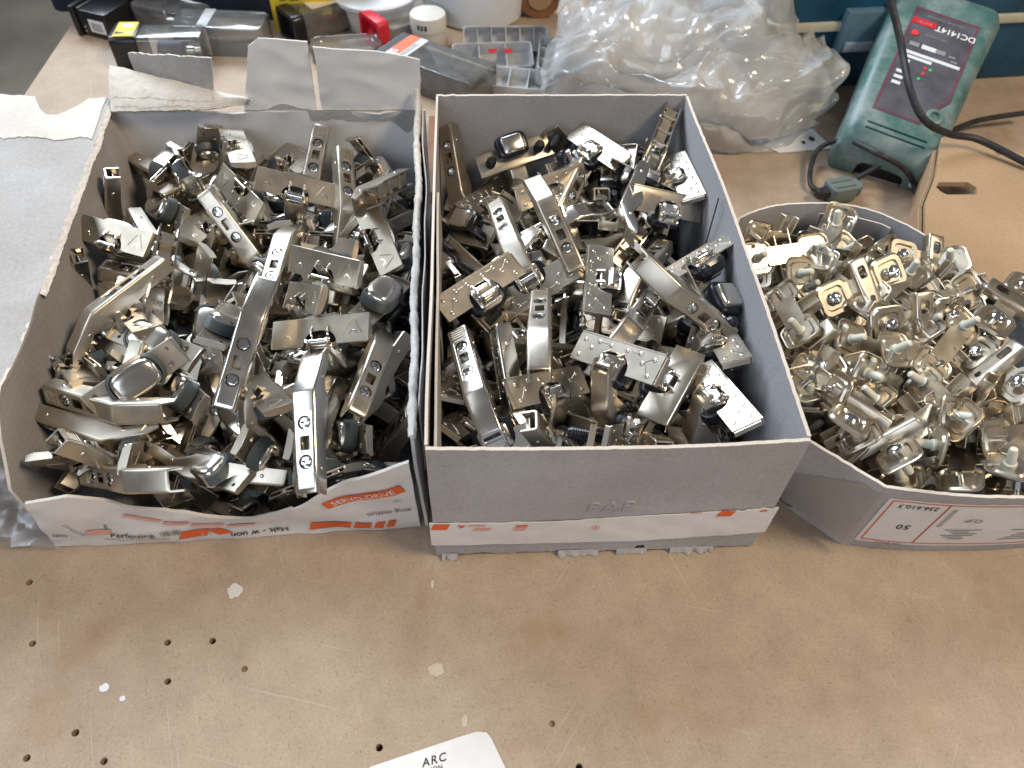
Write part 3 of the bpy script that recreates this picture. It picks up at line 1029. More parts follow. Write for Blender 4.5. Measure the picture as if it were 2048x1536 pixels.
# ================================================================== PILES
def spheres_hinge(fold):
    if fold in (800, 900): fold = -50
    A = arm_in_cup(fold)
    pts = [(A @ Vector(p), r) for p, r in (((6, 0, -6), 8), ((22, 0, -6), 8.5), ((40, 0, -7), 9), ((56, 0, -8), 9.5), ((74, 0, -14), 9))]
    pts += [(Vector((x, -2, -3)), 7.5) for x in (-23, -11, 11, 23)] + [(Vector((0, 2, -5)), 11)]
    return [p for p, _ in pts], [r for _, r in pts]

def pile(heroes, n_fill, box, spheres, seed, zmax, rot_fn, k_r=0.8, surface=None):
    """heroes stay; fillers start at random below the measured surface and are pushed apart"""
    rng = random.Random(seed)
    P, Rr, own = [], [], []
    items = []
    def put(loc, rot, fold):
        sp, sr = spheres(fold)
        M = Matrix.Translation(loc) @ Euler([math.radians(a) for a in rot]).to_matrix().to_4x4()
        for p, r in zip(sp, sr):
            P.append(M @ p); Rr.append(r * k_r); own.append(len(items))
        items.append([Vector(loc), rot, fold])
    for h in heroes:
        put(h[1:4], h[4:7], h[7] if len(h) > 7 else 0)
    nh = len(items)
    hx = np.array(surface or [h[1:4] for h in heroes], float)
    def surf(x, y):
        d2 = (hx[:, 0] - x) ** 2 + (hx[:, 1] - y) ** 2 + 80
        wt = 1 / d2 ** 1.5
        return float((wt * hx[:, 2]).sum() / wt.sum())
    for i in range(n_fill):
        for tr in range(12):
            x = rng.uniform(box[0] + 12, box[1] - 12)
            y = rng.uniform(box[2] + 12, box[3] - 12)
            z = rng.uniform(8, max(14, surf(x, y) - 14))
            rot, fold = rot_fn(rng)
            sp, sr = spheres(fold)
            M = Matrix.Translation((x, y, z)) @ Euler([math.radians(a) for a in rot]).to_matrix().to_4x4()
            q_ = [M @ p for p in sp]
            if all(box[0] + 2 < p.x < box[1] - 2 and box[2] + 2 < p.y < box[3] - 2 and -4 < p.z < surf(p.x, p.y) - zmax for p in q_):
                break
        put((x, y, z), rot, fold)
    P = np.array([tuple(p) for p in P], np.float32); Rr = np.array(Rr, np.float32); own = np.array(own)
    n = len(items)
    free = np.ones(n); free[:nh] = 0.0
    shift = np.zeros((n, 3), np.float32)
    same = own[:, None] == own[None, :]
    for it in range(45):
        Q = P + shift[own]
        D = Q[:, None, :] - Q[None, :, :]
        L = np.sqrt((D ** 2).sum(2)) + 1e-6
        ov = (Rr[:, None] + Rr[None, :]) - L
        ov[same] = 0
        ov = np.maximum(ov, 0)
        push = (D / L[:, :, None] * ov[:, :, None]).sum(1)
        f = np.zeros((n, 3))
        np.add.at(f, own, push)
        f *= 0.05
        f = np.clip(f, -4, 4)
        for ax in (0, 1):
            lo = np.full(n, 1e9); hi = np.full(n, -1e9)
            np.minimum.at(lo, own, Q[:, ax] - Rr * .6); np.maximum.at(hi, own, Q[:, ax] + Rr * .6)
            f[:, ax] += np.clip(box[2 * ax] - lo, 0, 8) * 0.5 - np.clip(hi - box[2 * ax + 1], 0, 8) * 0.5
        lo = np.full(n, 1e9)
        np.minimum.at(lo, own, Q[:, 2] - Rr * .6)
        f[:, 2] += np.clip(2 - lo, 0, 8) * 0.5
        d2 = (Q[:, 0][:, None] - hx[:, 0][None]) ** 2 + (Q[:, 1][:, None] - hx[:, 1][None]) ** 2 + 80
        wt = 1 / d2 ** 1.5
        tops = (wt * hx[:, 2][None]).sum(1) / wt.sum(1) - zmax
        over = np.full(n, 0.0)
        np.maximum.at(over, own, Q[:, 2] - tops)
        f[:, 2] -= np.clip(over, 0, 10) * 0.4
        f[:, 2] -= 0.25
        shift += f * free[:, None]
    # last: nothing may stick through a wall or the base
    Q = P + shift[own]
    for ax in (0, 1, 2):
        lo = np.full(n, 1e9); hi = np.full(n, -1e9)
        np.minimum.at(lo, own, Q[:, ax] - Rr * 1.15); np.maximum.at(hi, own, Q[:, ax] + Rr * 1.15)
        if ax < 2:
            shift[:, ax] += np.clip(box[2 * ax] - lo, 0, 60) - np.clip(hi - box[2 * ax + 1], 0, 60)
        else:
            shift[:, ax] += np.clip(2 - lo, 0, 60)
    return [(items[i][0] + Vector([float(c) for c in shift[i]]), items[i][1], items[i][2]) for i in range(nh, n)]

def any_rot(rng):
    return (rng.choice([0, 180]) + rng.gauss(0, 50), rng.gauss(0, 30), rng.uniform(0, 360)), rng.choice([-20, 10, 40, 70, 100, 130])

LBOX = (-222, -10, 20, 312)
rng = random.Random(11)
GL = 'hinges heaped in the torn printed box'
for h in INSERT_HINGES:
    insert_hinge(h[1:4], h[4:7], h[7], rng, h[0] or 'half buried nickel hinge jumbled in the torn printed box', GL, 4)
for loc, rot, fold in pile(INSERT_HINGES, 84, LBOX, spheres_hinge, 5, 8, any_rot, surface=SURFACE_TORN_BOX):
    insert_hinge(loc, rot, fold, rng, 'half buried nickel hinge jumbled in the torn printed box', GL, rng.choice([4, 4, 60, 90]))
MBOX = (4, 186, 6, 316)
GM = 'hinges heaped in the plain grey box'
for h in DOWEL_HINGES:
    dowel_hinge(h[1:4], h[4:7], h[7], rng, h[0] or 'half buried hinge with black dowels jumbled in the plain grey box', GM, 'smooth' in h[0])
for loc, rot, fold in pile(DOWEL_HINGES, 82, MBOX, spheres_hinge, 9, 7, any_rot, surface=SURFACE_GREY_BOX):
    dowel_hinge(loc, rot, fold, rng, 'half buried hinge with black dowels jumbled in the plain grey box', GM, rng.random() < .25)

def spheres_plate(fold):
    return [Vector((x, 0, 0)) for x in (-21, 21)] + [Vector((0, y, 3)) for y in (-15, -5, 5, 15)] + [Vector((-21, 0, -9)), Vector((21, 0, -9))], [9, 9, 7, 7, 7, 7, 4, 4]
def pl_rot(rng):
    return (rng.choice([0, 180, 180, 180]) + rng.gauss(0, 26), rng.gauss(0, 22), rng.uniform(0, 360)), 0
PBOX = (212, 392, 0, 244)
GP = 'mounting plates heaped in the shallow bin'
for h in PLATES:
    mounting_plate(h[1:4], h[4:7], rng, h[0] or 'small mounting plate with nylon dowels jumbled in the shallow curved box', GP)
for loc, rot, fold in pile(PLATES, 80, PBOX, spheres_plate, 21, 9, pl_rot):
    if (loc.x - 300) / 100 + (loc.y - 130) / 130 < 1.15 and loc.x + loc.y > 285:
        mounting_plate(loc, rot, rng, 'small mounting plate with nylon dowels jumbled in the shallow curved box', GP)

# ================================================================== MIDDLE BOX
def wob(a, b, amp, seed): return amp * nz(a * 0.012 + seed, b * 0.02, seed)
b2 = empty('grey_cardboard_box', (0, 0, 0))
tag(b2, 'plain grey cardboard box with white tape along its torn lower front', 'box')
H2 = 110
def front2(x, z):
    return (x + 2.0 * (z / H2 - 1) * 0, -0.5 - 1.2 * math.sin(math.pi * x / 190) * (z / H2) + wob(x, z, 1.2, 3), z)
def f_front2(u, v):
    x = 190 * u
    zb = max(0.3, 2.0 + 3.0 * nz(x * .06, 2) + 1.5 * nz(x * .3, 8) + (5 if 118 < x < 124 else 0))
    zt = H2 + 0.6 * nz(x * .2, 4) - 1.2 * math.sin(math.pi * u)
    return front2(x, zb + (zt - zb) * v)
sheet('front_wall', f_front2, 90, 16, 2.0, (CARD, CARD, TORN), b2)
sheet('back_wall', lambda u, v: (190 * (1 - u), 320 + wob(u * 190, v * H2, 1.5, 8), 0.5 + (H2 + 0.8 * nz(u * 40, 3)) * v), 60, 12, 2.0, (CARD, CARD, TORN), b2)
sheet('right_wall', lambda u, v: (190 - 0.3 + (2.5 * math.sin(math.pi * u)) * v + wob(u * 320, v * H2, 1.0, 12), 1.6 + 316.8 * u, 0.5 + (H2 + 0.7 * nz(u * 60, 7)) * v), 80, 12, 2.0, (CARD, CARD, TORN), b2)
sheet('left_wall', lambda u, v: (0.4 + wob(u * 320, v * H2, 1.0, 15), 318.4 - 316.8 * u, 0.5 + (H2 + 0.8 * nz(u * 60, 9)) * v), 80, 12, 1.6, (CARD, CARD, TORN), b2)
sheet('inner_left_flap', lambda u, v: (3.2 + 1.2 * u + wob(u * 320, v * H2, 1.0, 25), 205 - 200 * u, 0.5 + (H2 - 3 - 4 * u + 1.2 * nz(u * 40, 19)) * v), 60, 10, 1.4, (CARD, CARD, TORN), b2)
MB().box((95, 160, 1.2), (187, 316, 1.6)).build('base', CARD, b2, smooth=0)
# dark open seam high in the right wall
MB().box((190 - 2.6, 196, 78), (0.5, 1.3, 60), M=T(0, 0, 0)).build('seam', INK, b2, smooth=0)
# white printed paper tape round the front
def tapef(x, z):
    p = front2(x, z)
    wr = 0.5 * abs(nz(x * .08, z * .05, 3)) + 0.5 * max(0, nz(x * .03 + z * .06, 5, 1))
    return (p[0], p[1] - 1.6 - wr, z)
def tape_front(u, v):
    x = -2 + 194 * u
    zb = 16 + 4 * u - 3.5 * math.sin(math.pi * u) + 0.8 * nz(x * .05, 2)
    zt = 41 + 7 * u + 0.9 * nz(x * .12, 6) - 3 * math.sin(math.pi * u)
    if u > .86: zt += 3 * nz(x * .5, 3)
    return tapef(x, zb + (zt - zb) * v)
tp = sheet('paper_tape', tape_front, 110, 10, 0.5, (PAPER, PAPER, TORN_W), b2)
off = lambda f, d=0.45: (lambda x, z: (f(x, z)[0], f(x, z)[1] - d, f(x, z)[2]))
for (cx, cz, ww, hh, mt) in ((163, 44.0, 8, 6.0, ORANGE), (4, 37.5, 9, 6, ORANGE), (49, 37.2, 7, 1.6, ORANGE), (24, 38.4, 10, 1.4, ORANGE_F), (27, 34.0, 10, 3.0, ORANGE_F),
                             (48, 33.5, 7, 3.4, ORANGE_F), (184, 45.4, 4, 1.6, ORANGE), (146, 45.0, 7, 1.0, ORANGE_F)):
    decal('orange_print', rect_shape(ww, hh, 6, 3, 0.35), lambda x, y, cx=cx, cz=cz: off(tapef, 0.6)(cx + x, cz + y), mt, tp)
ringv = [(r * math.cos(2 * math.pi * k / 24), r * math.sin(2 * math.pi * k / 24)) for r in (2.1, 2.4) for k in range(24)]
ringf = [(k, (k + 1) % 24, 24 + (k + 1) % 24, 24 + k) for k in range(24)]
decal('ring_mark', (ringv, ringf), lambda x, y: off(tapef, 0.7)(91 + x, 32.5 + y), ORANGE, tp)
decal('ring_letter', text_shape('B', 2.8), lambda x, y: off(tapef, 0.7)(91 + x, 32.5 + y), ORANGE, tp)
tri = ([(-2.4, 1.4), (2.8, 1.4), (0, -1.8)], [(0, 2, 1)])
decal('arrow_mark', tri, lambda x, y: off(tapef, 0.65)(15.5 + x, 37.6 + y), ORANGE, tp)
# embossed PAP
cu = bpy.data.curves.new('t', 'FONT')
cu.body = 'PAP'; cu.size = 13; cu.shear = 0.12; cu.space_character = 1.3; cu.align_x = 'CENTER'; cu.align_y = 'CENTER'
cu.extrude = 0.4; cu.bevel_depth = 0.25; cu.offset = 0.0; cu.resolution_u = 3
to = bpy.data.objects.new('t', cu)
COL.objects.link(to)
dg = bpy.context.evaluated_depsgraph_get(); dg.update()
tm = bpy.data.meshes.new_from_object(to.evaluated_get(dg))
bpy.data.objects.remove(to)
for vv in tm.vertices:
    x, y, z = vv.co
    vv.co = Vector((97 + x, front2(97 + x, 53 + y)[1] - 1.0 - z * .9, 53 + y)) * MM
tm.materials.clear(); tm.materials.append(CARD)
link(bpy.data.objects.new('embossed_letters', tm), b2)
# torn slivers under the front edge
for i, (x, wd_, dp) in enumerate(((8, 9, 3.5), (84, 24, 2.6), (116, 18, 2.0), (152, 26, 2.8))):
    def sl(u, v, x=x, wd_=wd_, dp=dp, i=i):
        xx = x + wd_ * (u - .5)
        return (xx, -2.0 - dp * v * (0.7 + 0.9 * nz(xx * .25, i) + .5 * nz(xx * .8, i)), 3.6 * (1 - v) + 0.5)
    sheet('torn_sliver', sl, 24, 4, 0.6, (CARD, CARD, CARD_L), b2)

# ================================================================== LEFT BOX
b1 = empty('torn_cardboard_box', (-110, 160, 0))
off1 = Vector((110, -160, 0))
def L1(p): return (p[0] + 110, p[1] - 160, p[2])
tag(b1, 'ripped open white printed cardboard box with ragged flaps folded out', 'box')
TOPF = [(-224, 60), (-203, 63.5), (-180, 52), (-147, 41), (-120, 30), (-104, 25.5), (-90, 30), (-73, 41), (-58, 56), (-42, 68), (-22, 82), (-4, 92)]
def front1(x, z):
    t = (x + 223) / 213
    return (x + (0.20 * z if x < -190 else 0.20 * z * max(0, (-150 - x) / 40) if x < -150 else 0), 12 + 7 * t - 0.10 * z + 3.0 * nz(x * .03, z * .04, 1) + 0.6 * nz(x * .09, z * .12, 4) - (0.04 * z if x > -80 else 0), z)
def f_front1(u, v):
    x = -224 + 214 * u
    zt = lerp_tab(TOPF, x) + 0.5 * nz(x * .2, 3)
    return L1(front1(x, 0.4 + (zt - .4) * v))
fw = sheet('front_wall', f_front1, 110, 14, 1.8, (PAPER, CARD, TORN_W), b1)
def D1(x, z, d=1.7):
    p = front1(x, z)
    return L1((p[0], p[1] - d, z))
def on1(cx, cz, ang=0): return rot2(lambda x, y: D1(x, y), ang, cx, cz)
decal('orange_band', rect_shape(48, 8.0, 30, 5), rot2(lambda x, y: D1(x, y, 1.75), 22, -38, 50), ORANGE, fw)
decal('band_letters', text_shape('SERVO-DRIVE', 6.2, 0.0, 1.05), rot2(lambda x, y: D1(x, y, 2.2), 22, -38, 50), WHITE, fw)
decal('print_letters', text_shape('Perfecting', 6.6), on1(-176, 14.5, -1), INK, fw)
decal('print_rule', rect_shape(38, 0.5, 12, 1), on1(-174, 9.5, -2), INK, fw)
decal('print_letters', text_shape('um', 6.5), on1(-217, 17, 0), INK, fw)
decal('print_letters', text_shape('sing mtlun', 6.2), on1(-26, 27, 186), INK_G, fw)
decal('print_letters', text_shape('Halt - w uon', 6.5), on1(-104, 7.0, 181), INK, fw)
decal('print_letters', text_shape('im', 4.5), on1(-20, 45, 20), INK_G, fw)
for (cx, cz, ww, hh, sk, a, mt) in ((-165, 33.5, 24, 3.2, .6, -17, ORANGE_F), (-146, 27, 14, 4.0, .3, -10, ORANGE_F), (-190, 24, 1.2, 9, 0, 0, INK_G), (-130, 22, 18, 3.4, .2, -6, ORANGE_F),
                                    (-112, 18, 16, 3.0, .2, 0, ORANGE_F), (-140, 12.0, 16, 8.0, .5, 3, ORANGE), (-126, 12.5, 8, 7.5, -.8, 4, ORANGE), (-135, 12.5, 1.0, 7, .3, 0, ORANGE_F), (-133, 12.5, .8, 7, -.5, 0, ORANGE_F),
                                    (-62, 11.5, 24, 9, .3, 2, ORANGE), (-43, 12.0, 10, 9, .3, 2, ORANGE), (-33, 12.5, 5.5, 8.5, .3, 2, ORANGE), (-26, 13.0, 4.5, 8, .3, 2, ORANGE), (-72, 9, .9, 7, .3, 0, ORANGE),
                                    (-195, 20, 14, 6, .2, 0, ORANGE_F)):
    decal('orange_print', rect_shape(ww, hh, 10, 3, sk), on1(cx, cz, a), mt, fw)
decal('print_bars', rect_shape(20, 0.5, 10, 1), on1(-207, 25, -68), INK, fw)
for k in range(7):
    decal('bar_code', rect_shape(0.6 + .4 * (k % 3), 5.5, 1, 2), on1(-158 + 1.9 * k, 15.5), INK_G, fw)
# back wall: intact lower part, ripped flap standing above it
def back1(x, z):
    return (x, 318 + 0.03 * z + 1.5 * nz(x * .02, z * .03, 6) + (4.0 * nz(x * .035, z * .05, 9) if z > 95 else 0), z)
def f_back1(u, v):
    x = -9 - 239 * u
    zt = 97 + jag(x, 1.0, 3)
    return L1(back1(x, 0.4 + (zt - .4) * v))
bw = sheet('back_wall', f_back1, 120, 16, 1.8, (CARD, PAPER, TORN_W), b1)
def stand_flap(xl, xr, top, tilt, seed):
    """ripped piece of the lid still standing above the rear wall; xl, xr = edges low and high"""
    def f(u, v):
        l = xl[0] + (xl[1] - xl[0]) * v + jag(v * 60, 1.0, seed + 2)
        r = xr[0] + (xr[1] - xr[0]) * v + jag(v * 60, 1.0, seed + 4)
        x = r + (l - r) * u
        zt = lerp_tab(top, x) + jag(x, 0.5, seed)
        z = 95 + (zt - 95) * v
        crease = 1.6 * abs(nz(x * .03 + seed, z * .06))
        return L1((x, 318.5 + 0.03 * z + tilt * (z - 95) + crease, z))
    return f
sheet('ripped_flap', stand_flap((-146, -132), (-91, -90), [(-140, 138), (-124, 149), (-90, 147)], 0.10, 3.1), 60, 24, 1.8, (CARD, PAPER, TORN_W), b1, 30)
sheet('ripped_flap', stand_flap((-87, -85), (-12, -10), [(-86, 145), (-45, 142), (-22, 139), (-10, 136)], 0.02, 8.3), 80, 24, 1.8, (CARD, PAPER, TORN_W), b1, 30)
# lighter paper layer peeled off the lower wall
def f_peel(u, v):
    x = -13 - 130 * u
    zb = 90 + 5 * nz(x * .03, 7) + jag(x, 2.2, 12) + (9 if x < -96 else 0) - 12 * max(0, 1 - abs(x + 24) / 12)
    zt = 98.5 + jag(x, .5, 19)
    p = back1(x, 0)
    z = zb + (zt - zb) * v
    return L1((x, 318.5 + 0.03 * z + 0.08 * max(0, z - 95) * (1 if x < -89 else .3) - 1.15 - 0.2 * abs(nz(x * .1, v * 3)), z))
sheet('peeled_paper', f_peel, 130, 10, 0.5, (CARD_L, CARD_L, TORN_W), b1)
# ragged white flap folded down at the rear left
def f_fold(u, v):
    fx, fy, fz = -238 + 96 * u, 312 + (26 * max(0, u - .72)), 101.5 + 2 * u
    bx, by, bz = -244 + 108 * u, 350 - 30 * u, 117 - 11 * u
    x = bx + (fx - bx) * v
    j = jag(x, 2.2, 31) * v
    return L1((x, by + (fy - by) * v + j, bz + (fz - bz) * v + 2.5 * math.sin(math.pi * v) + .8 * nz(x * .08, v * 3) + .35 * nz(x * .3, v * 9)))
sheet('folded_flap', f_fold, 100, 26, 1.6, (CARD_L, TORN_W, TORN_W), b1)
for k in range(2):
    def f_lay(u, v, k=k):
        x = -235 + (80 - 9 * k) * u
        q_ = Vector(f_fold(max(0, min(1, (x + 238) / 98)), 0.93 - 0.17 * k - 0.22 * v + .05 * jag(x, 1.6, 40 + k) * (1 - v)))
        return q_ + Vector((0, 0, 1.1 + .35 * k + .3 * nz(x * .2, k)))
    sheet('torn_layer', f_lay, 80, 4, 0.5, (TORN_W, TORN_W, TORN_W), b1)
def f_fold2(u, v):
    x = -228 + 62 * u + 6 * v * u
    return L1((x, 352 - 24 * u + 2 * nz(u * 5, v), 112 - 6 * u + (14 + 15 * u + .8 * nz(x * .3, 3)) * v))
sheet('creased_flap', f_fold2, 50, 12, 1.6, (CARD_L, CARD, TORN_W), b1)
# left wall and the broad flap lying outward from it
LTOP = [(14, 60), (22, 70), (30, 82), (42, 93), (52, 99), (110, 101), (330, 100)]
def left1(y, z):
    return (-222 - 0.02 * z - 20 * max(0, (y - 100) / 220) * (z / 100) + 1.5 * nz(y * .02, z * .03, 3), y, z)
def f_left1(u, v):
    y = 318 - 304 * u
    zt = lerp_tab(LTOP, y) + 0.8 * nz(y * .2, 2)
    return L1(left1(y, .4 + (zt - .4) * v))
sheet('left_wall', f_left1, 110, 16, 1.8, (PAPER, CARD, TORN), b1)
def f_flap(u, v):
    y = 46 + 286 * u
    e = left1(min(y, 318), 100)
    L = 128 + jag(y, 2, 5)
    far = y + (0 if y < 300 else 0)
    edge = 0
    if u > 0.80:
        # bite torn out of the rear edge
        edge = jag(v * 60, 3.0, 8) * (u - .8) * 5
        if .12 < v < .42: edge -= 26 * (u - .8) * 5 * math.sin(math.pi * (v - .12) / .30)
        edge += 10 * (u - .8) * 5 * max(0, v - .35)
    z = 100.5 + 1.8 * nz(y * .03, v * 4) + 3.0 * math.sin(math.pi * v) - 3.0 * v
    if y < 112: z += -0.14 * (112 - y) * (0.3 + v)
    return L1((e[0] + 1 - L * v, y + edge, z))
sheet('outer_flap', f_flap, 120, 40, 1.8, (CARD_L, PAPER, TORN_W), b1)
# torn white strip along the rear rim of the flap where the grey facing came off
def f_strip(u, v):
    vv = 0.02 + 0.75 * u
    p = Vector(f_flap(0.905 - 0.10 * (1 - v) + 0.01 * jag(u * 120, 1.2, 18) * (1 - v) + 0.09 * v, vv))
    return p + Vector((0, 0, 1.3))
sheet('torn_strip', f_strip, 90, 8, 0.6, (TORN_W, TORN_W, TORN_W), b1)
def f_seam(u, v):
    y = 120 + 205 * u
    e = left1(min(y, 318), 100)
    return L1((e[0] + 1 + 3.2 * v + .5 * jag(y, 1.2, 51), y, 101.6 + .8 * nz(y * .3, v * 2) - 2.2 * v))
sheet('torn_rim', f_seam, 160, 4, 0.8, (TORN, TORN, TORN), b1)
# right wall with a thick fluffy torn rim
RTOP = [(18, 92), (60, 96), (120, 92), (200, 96), (260, 104), (300, 112), (322, 118)]
def right1(y, z):
    return (-9 - 0.03 * (y - 160) * .5 + 1.5 * nz(y * .02, z * .03, 13) - 0.02 * z, y, z)
def f_right1(u, v):
    y = 19 + 299 * u
    zt = lerp_tab(RTOP, y) + jag(y, 1.2, 61)
    return L1(right1(y, .4 + (zt - .4) * v))
sheet('right_wall', f_right1, 130, 14, 1.8, (PAPER, CARD_L, TORN_W), b1)
def f_rrim(u, v):
    y = 20 + 297 * u
    zt = lerp_tab(RTOP, y) + jag(y, 1.2, 61)
    p = right1(y, zt)
    a = math.pi * 1.15 * v
    r = 1.9 + 0.9 * nz(y * .12, 2) + .4 * nz(y * .5, 6)
    return L1((p[0] + r * (-math.cos(a)) + .5 * nz(y * .8, v * 3), y, zt - 1.5 + r * math.sin(a) + jag(y, .5, 77 + v * 3)))
sheet('torn_rim', f_rrim, 180, 8, 0.8, (TORN_W, TORN_W, TORN_W), b1)
def f_rout(u, v):
    y = 40 + 270 * u
    zt = lerp_tab(RTOP, y) - 2 + jag(y, 1.6, 81)
    p = right1(y, zt)
    return L1((p[0] + 3.2 + 2.2 * math.sin(math.pi * u) * v, y, 30 + (zt - 30) * v))
ro = sheet('outer_paper', f_rout, 90, 10, 0.7, (PAPER, TORN_W, TORN_W), b1)
MB().box((-116 + 110, 168 - 160, 1.4), (212, 298, 1.6)).build('base', CARD, b1, smooth=0)

# ================================================================== RIGHT SHALLOW BOX
b3 = empty('shallow_cardboard_box', (300, 110, 0))
tag(b3, 'shallow grey cardboard box with bowed walls and an upside-down orange framed label', 'box')
def L3(p): return (p[0] - 300, p[1] - 110, p[2])
RIM = [(208, 30), (242, -5), (275, -10), (310, -12), (350, -12), (398, -8), (402, 60), (396, 120), (378, 172), (358, 212), (334, 238), (309, 250), (275, 252), (245, 246), (222, 234), (209, 200), (206, 120)]
def rimpt(i, t):
    n = len(RIM)
    a, b, c, d = (Vector(RIM[(i + k) % n]) for k in (-1, 0, 1, 2))
    return a, b, c, d
def wall3(name, i0, i1, mats, h0, h1, sm_=True):
    pts = [Vector(RIM[i % len(RIM)]) for i in range(i0, i1 + 1)]
    acc = [0]
    for a, b in zip(pts, pts[1:]): acc.append(acc[-1] + (b - a).length)
    def path(s):
        if not sm_ or len(pts) == 2:
            for k in range(len(pts) - 1):
                if s <= acc[k + 1] + 1e-6:
                    return pts[k].lerp(pts[k + 1], (s - acc[k]) / (acc[k + 1] - acc[k]))
            return pts[-1]
        for k in range(len(pts) - 1):
            if s <= acc[k + 1] + 1e-6:
                t = (s - acc[k]) / (acc[k + 1] - acc[k])
                b, c = pts[k], pts[k + 1]
                a = pts[k - 1] if k else b * 2 - c
                d = pts[k + 2] if k + 2 < len(pts) else c * 2 - b
                return 0.5 * ((2 * b) + (c - a) * t + (2 * a - 5 * b + 4 * c - d) * t * t + (3 * b - a - 3 * c + d) * t ** 3)
        return pts[-1]
    def f(u, v):
        p = path(acc[-1] * u)
        zt = h0 + (h1 - h0) * u + 0.7 * nz(p.x * .2, p.y * .2)
        k = 1 - 0.04 * (1 - v)
        x = 300 + (p.x - 300) * k; y = 115 + (p.y - 115) * k
        return L3((x, y, .5 + (zt - .5) * v))
    o = sheet(name, f, max(8, int(acc[-1] / 4)), 12, 1.8, mats, b3)
    return o, f, acc[-1]
wall3('corner_wall', 0, 1, (CARD, CARD, TORN), 70, 72)
fw3, ff3, len3 = wall3('front_wall', 1, 5, (CARD, CARD, TORN), 72, 66)
wall3('right_wall', 5, 8, (CARD, CARD, TORN), 62, 60)
wall3('bowed_back_wall', 8, 14, (CARD, CARD, TORN), 60, 62)
wall3('left_wall', 14, 17, (CARD, CARD, TORN), 62, 70)
MB().prism([(L3((300 + (x - 300) * .955, 115 + (y - 115) * .955, 0))[:2]) for x, y in RIM], 0.3, 1.6).build('base', CARD, b3, smooth=0)
# inner flap on the bowed wall
def f_in3(u, v):
    a = 0.30 + 0.30 * u
    p = Vector(wall_back(a, 0.35 + 0.58 * v))
    c = Vector(L3((300, 115, p.z)))
    d = (c - p); d.z = 0
    return p + d.normalized() * (3.0 + 1.5 * v)
_, wall_back, _ = (None, None, None)
def mk_back():
    pts = [Vector(RIM[i]) for i in range(8, 15)]
    def f(u, v):
        s = u * (len(pts) - 1); k = min(int(s), len(pts) - 2); p = pts[k].lerp(pts[k + 1], s - k)
        kk = 1 - 0.04 * (1 - v)
        return L3((300 + (p.x - 300) * kk, 115 + (p.y - 115) * kk, 60 * v))
    return f
wall_back = mk_back()
sheet('inner_flap', f_in3, 20, 6, 1.2, (CARD, CARD, TORN), b3)
def D3(x, y, d=1.2):
    """x along the front wall in mm from its left corner, y up"""
    u = min(1, max(0, x / len3)); v = y / (72 - 6 * u)
    p = Vector(ff3(u, v)); q_ = Vector(ff3(min(1, u + .01), v)) - Vector(ff3(max(0, u - .01), v))
    n_ = Vector((q_.y, -q_.x, 0)).normalized()
    return p + n_ * d
lab = decal('paper_label', rect_shape(140, 54, 40, 6, 0, 76, 35), lambda x, y: D3(x, y, 1.15), PAPER, b3)
def fr3(x0, x1, y0, y1, wl=0.9):
    for cx, cy, ww, hh in (((x0 + x1) / 2, y0, x1 - x0, wl), ((x0 + x1) / 2, y1, x1 - x0, wl), (x0, (y0 + y1) / 2, wl, y1 - y0), (x1, (y0 + y1) / 2, wl, y1 - y0)):
        decal('label_frame', rect_shape(ww, hh, 12, 6, 0, cx, cy), lambda x, y: D3(x, y, 1.4), ORANGE, lab)
fr3(9, 40, 11, 60)
fr3(40, 150, 11, 60)
t3 = lambda ox, oy, a=180: rot2(lambda x, y: D3(x, y, 1.45), a, ox, oy)
decal('label_letters', text_shape('236.610.3', 5.6), t3(24.5, 55), INK, lab)
decal('label_letters', text_shape('50', 7.5, 0, 1.1), t3(26, 31), INK, lab)
decal('label_letters', text_shape('83U 2107.3', 3.4), t3(26, 8.6), INK_G, lab)
random.seed(8)
def scrib(cx, cy, ww, hh, mt=INK_G):
    decal('label_print', rect_shape(ww, hh, 6, 1, 0, cx, cy), lambda x, y: D3(x, y, 1.42), mt, lab)
decal('label_letters', text_shape('836.610.3', 6.0), t3(104, 50), INK_G, lab)
decal('label_letters', text_shape('CLIP', 5.4), t3(62, 42, 172), INK_G, lab)
for k in range(6):
    scrib(64 + random.uniform(-4, 4), 30 - 2.4 * k, random.uniform(8, 22), 0.9)
    scrib(110 + random.uniform(-6, 6), 30 - 2.6 * k, random.uniform(14, 34), 0.9)
for k in range(22):
    scrib(45 + k * .0 + 0.0, 55 - k * 1.0, 3.6 if k % 3 else 2.4, 0.35)
# glossy clear tape over the corner
def f_tape3(u, v):
    a, b = Vector((204, 40)), Vector((246, -8.5))
    p = a.lerp(b, u)
    n_ = Vector((-(b - a).y, (b - a).x)).normalized() * -1
    return L3((p.x - 2.6 + n_.x * 0, p.y + 0.4, 9.0 + 56 * v))
sheet('clear_tape', f_tape3, 20, 16, 0.2, (FILM, FILM, FILM), b3)

# ================================================================== THINGS BEHIND
def cyl_obj(name, prof, loc, mat, n=36, parent=None, smooth=40):
    return MB().lathe(prof, n, T(*loc)).build(name, mat, parent, smooth=smooth)

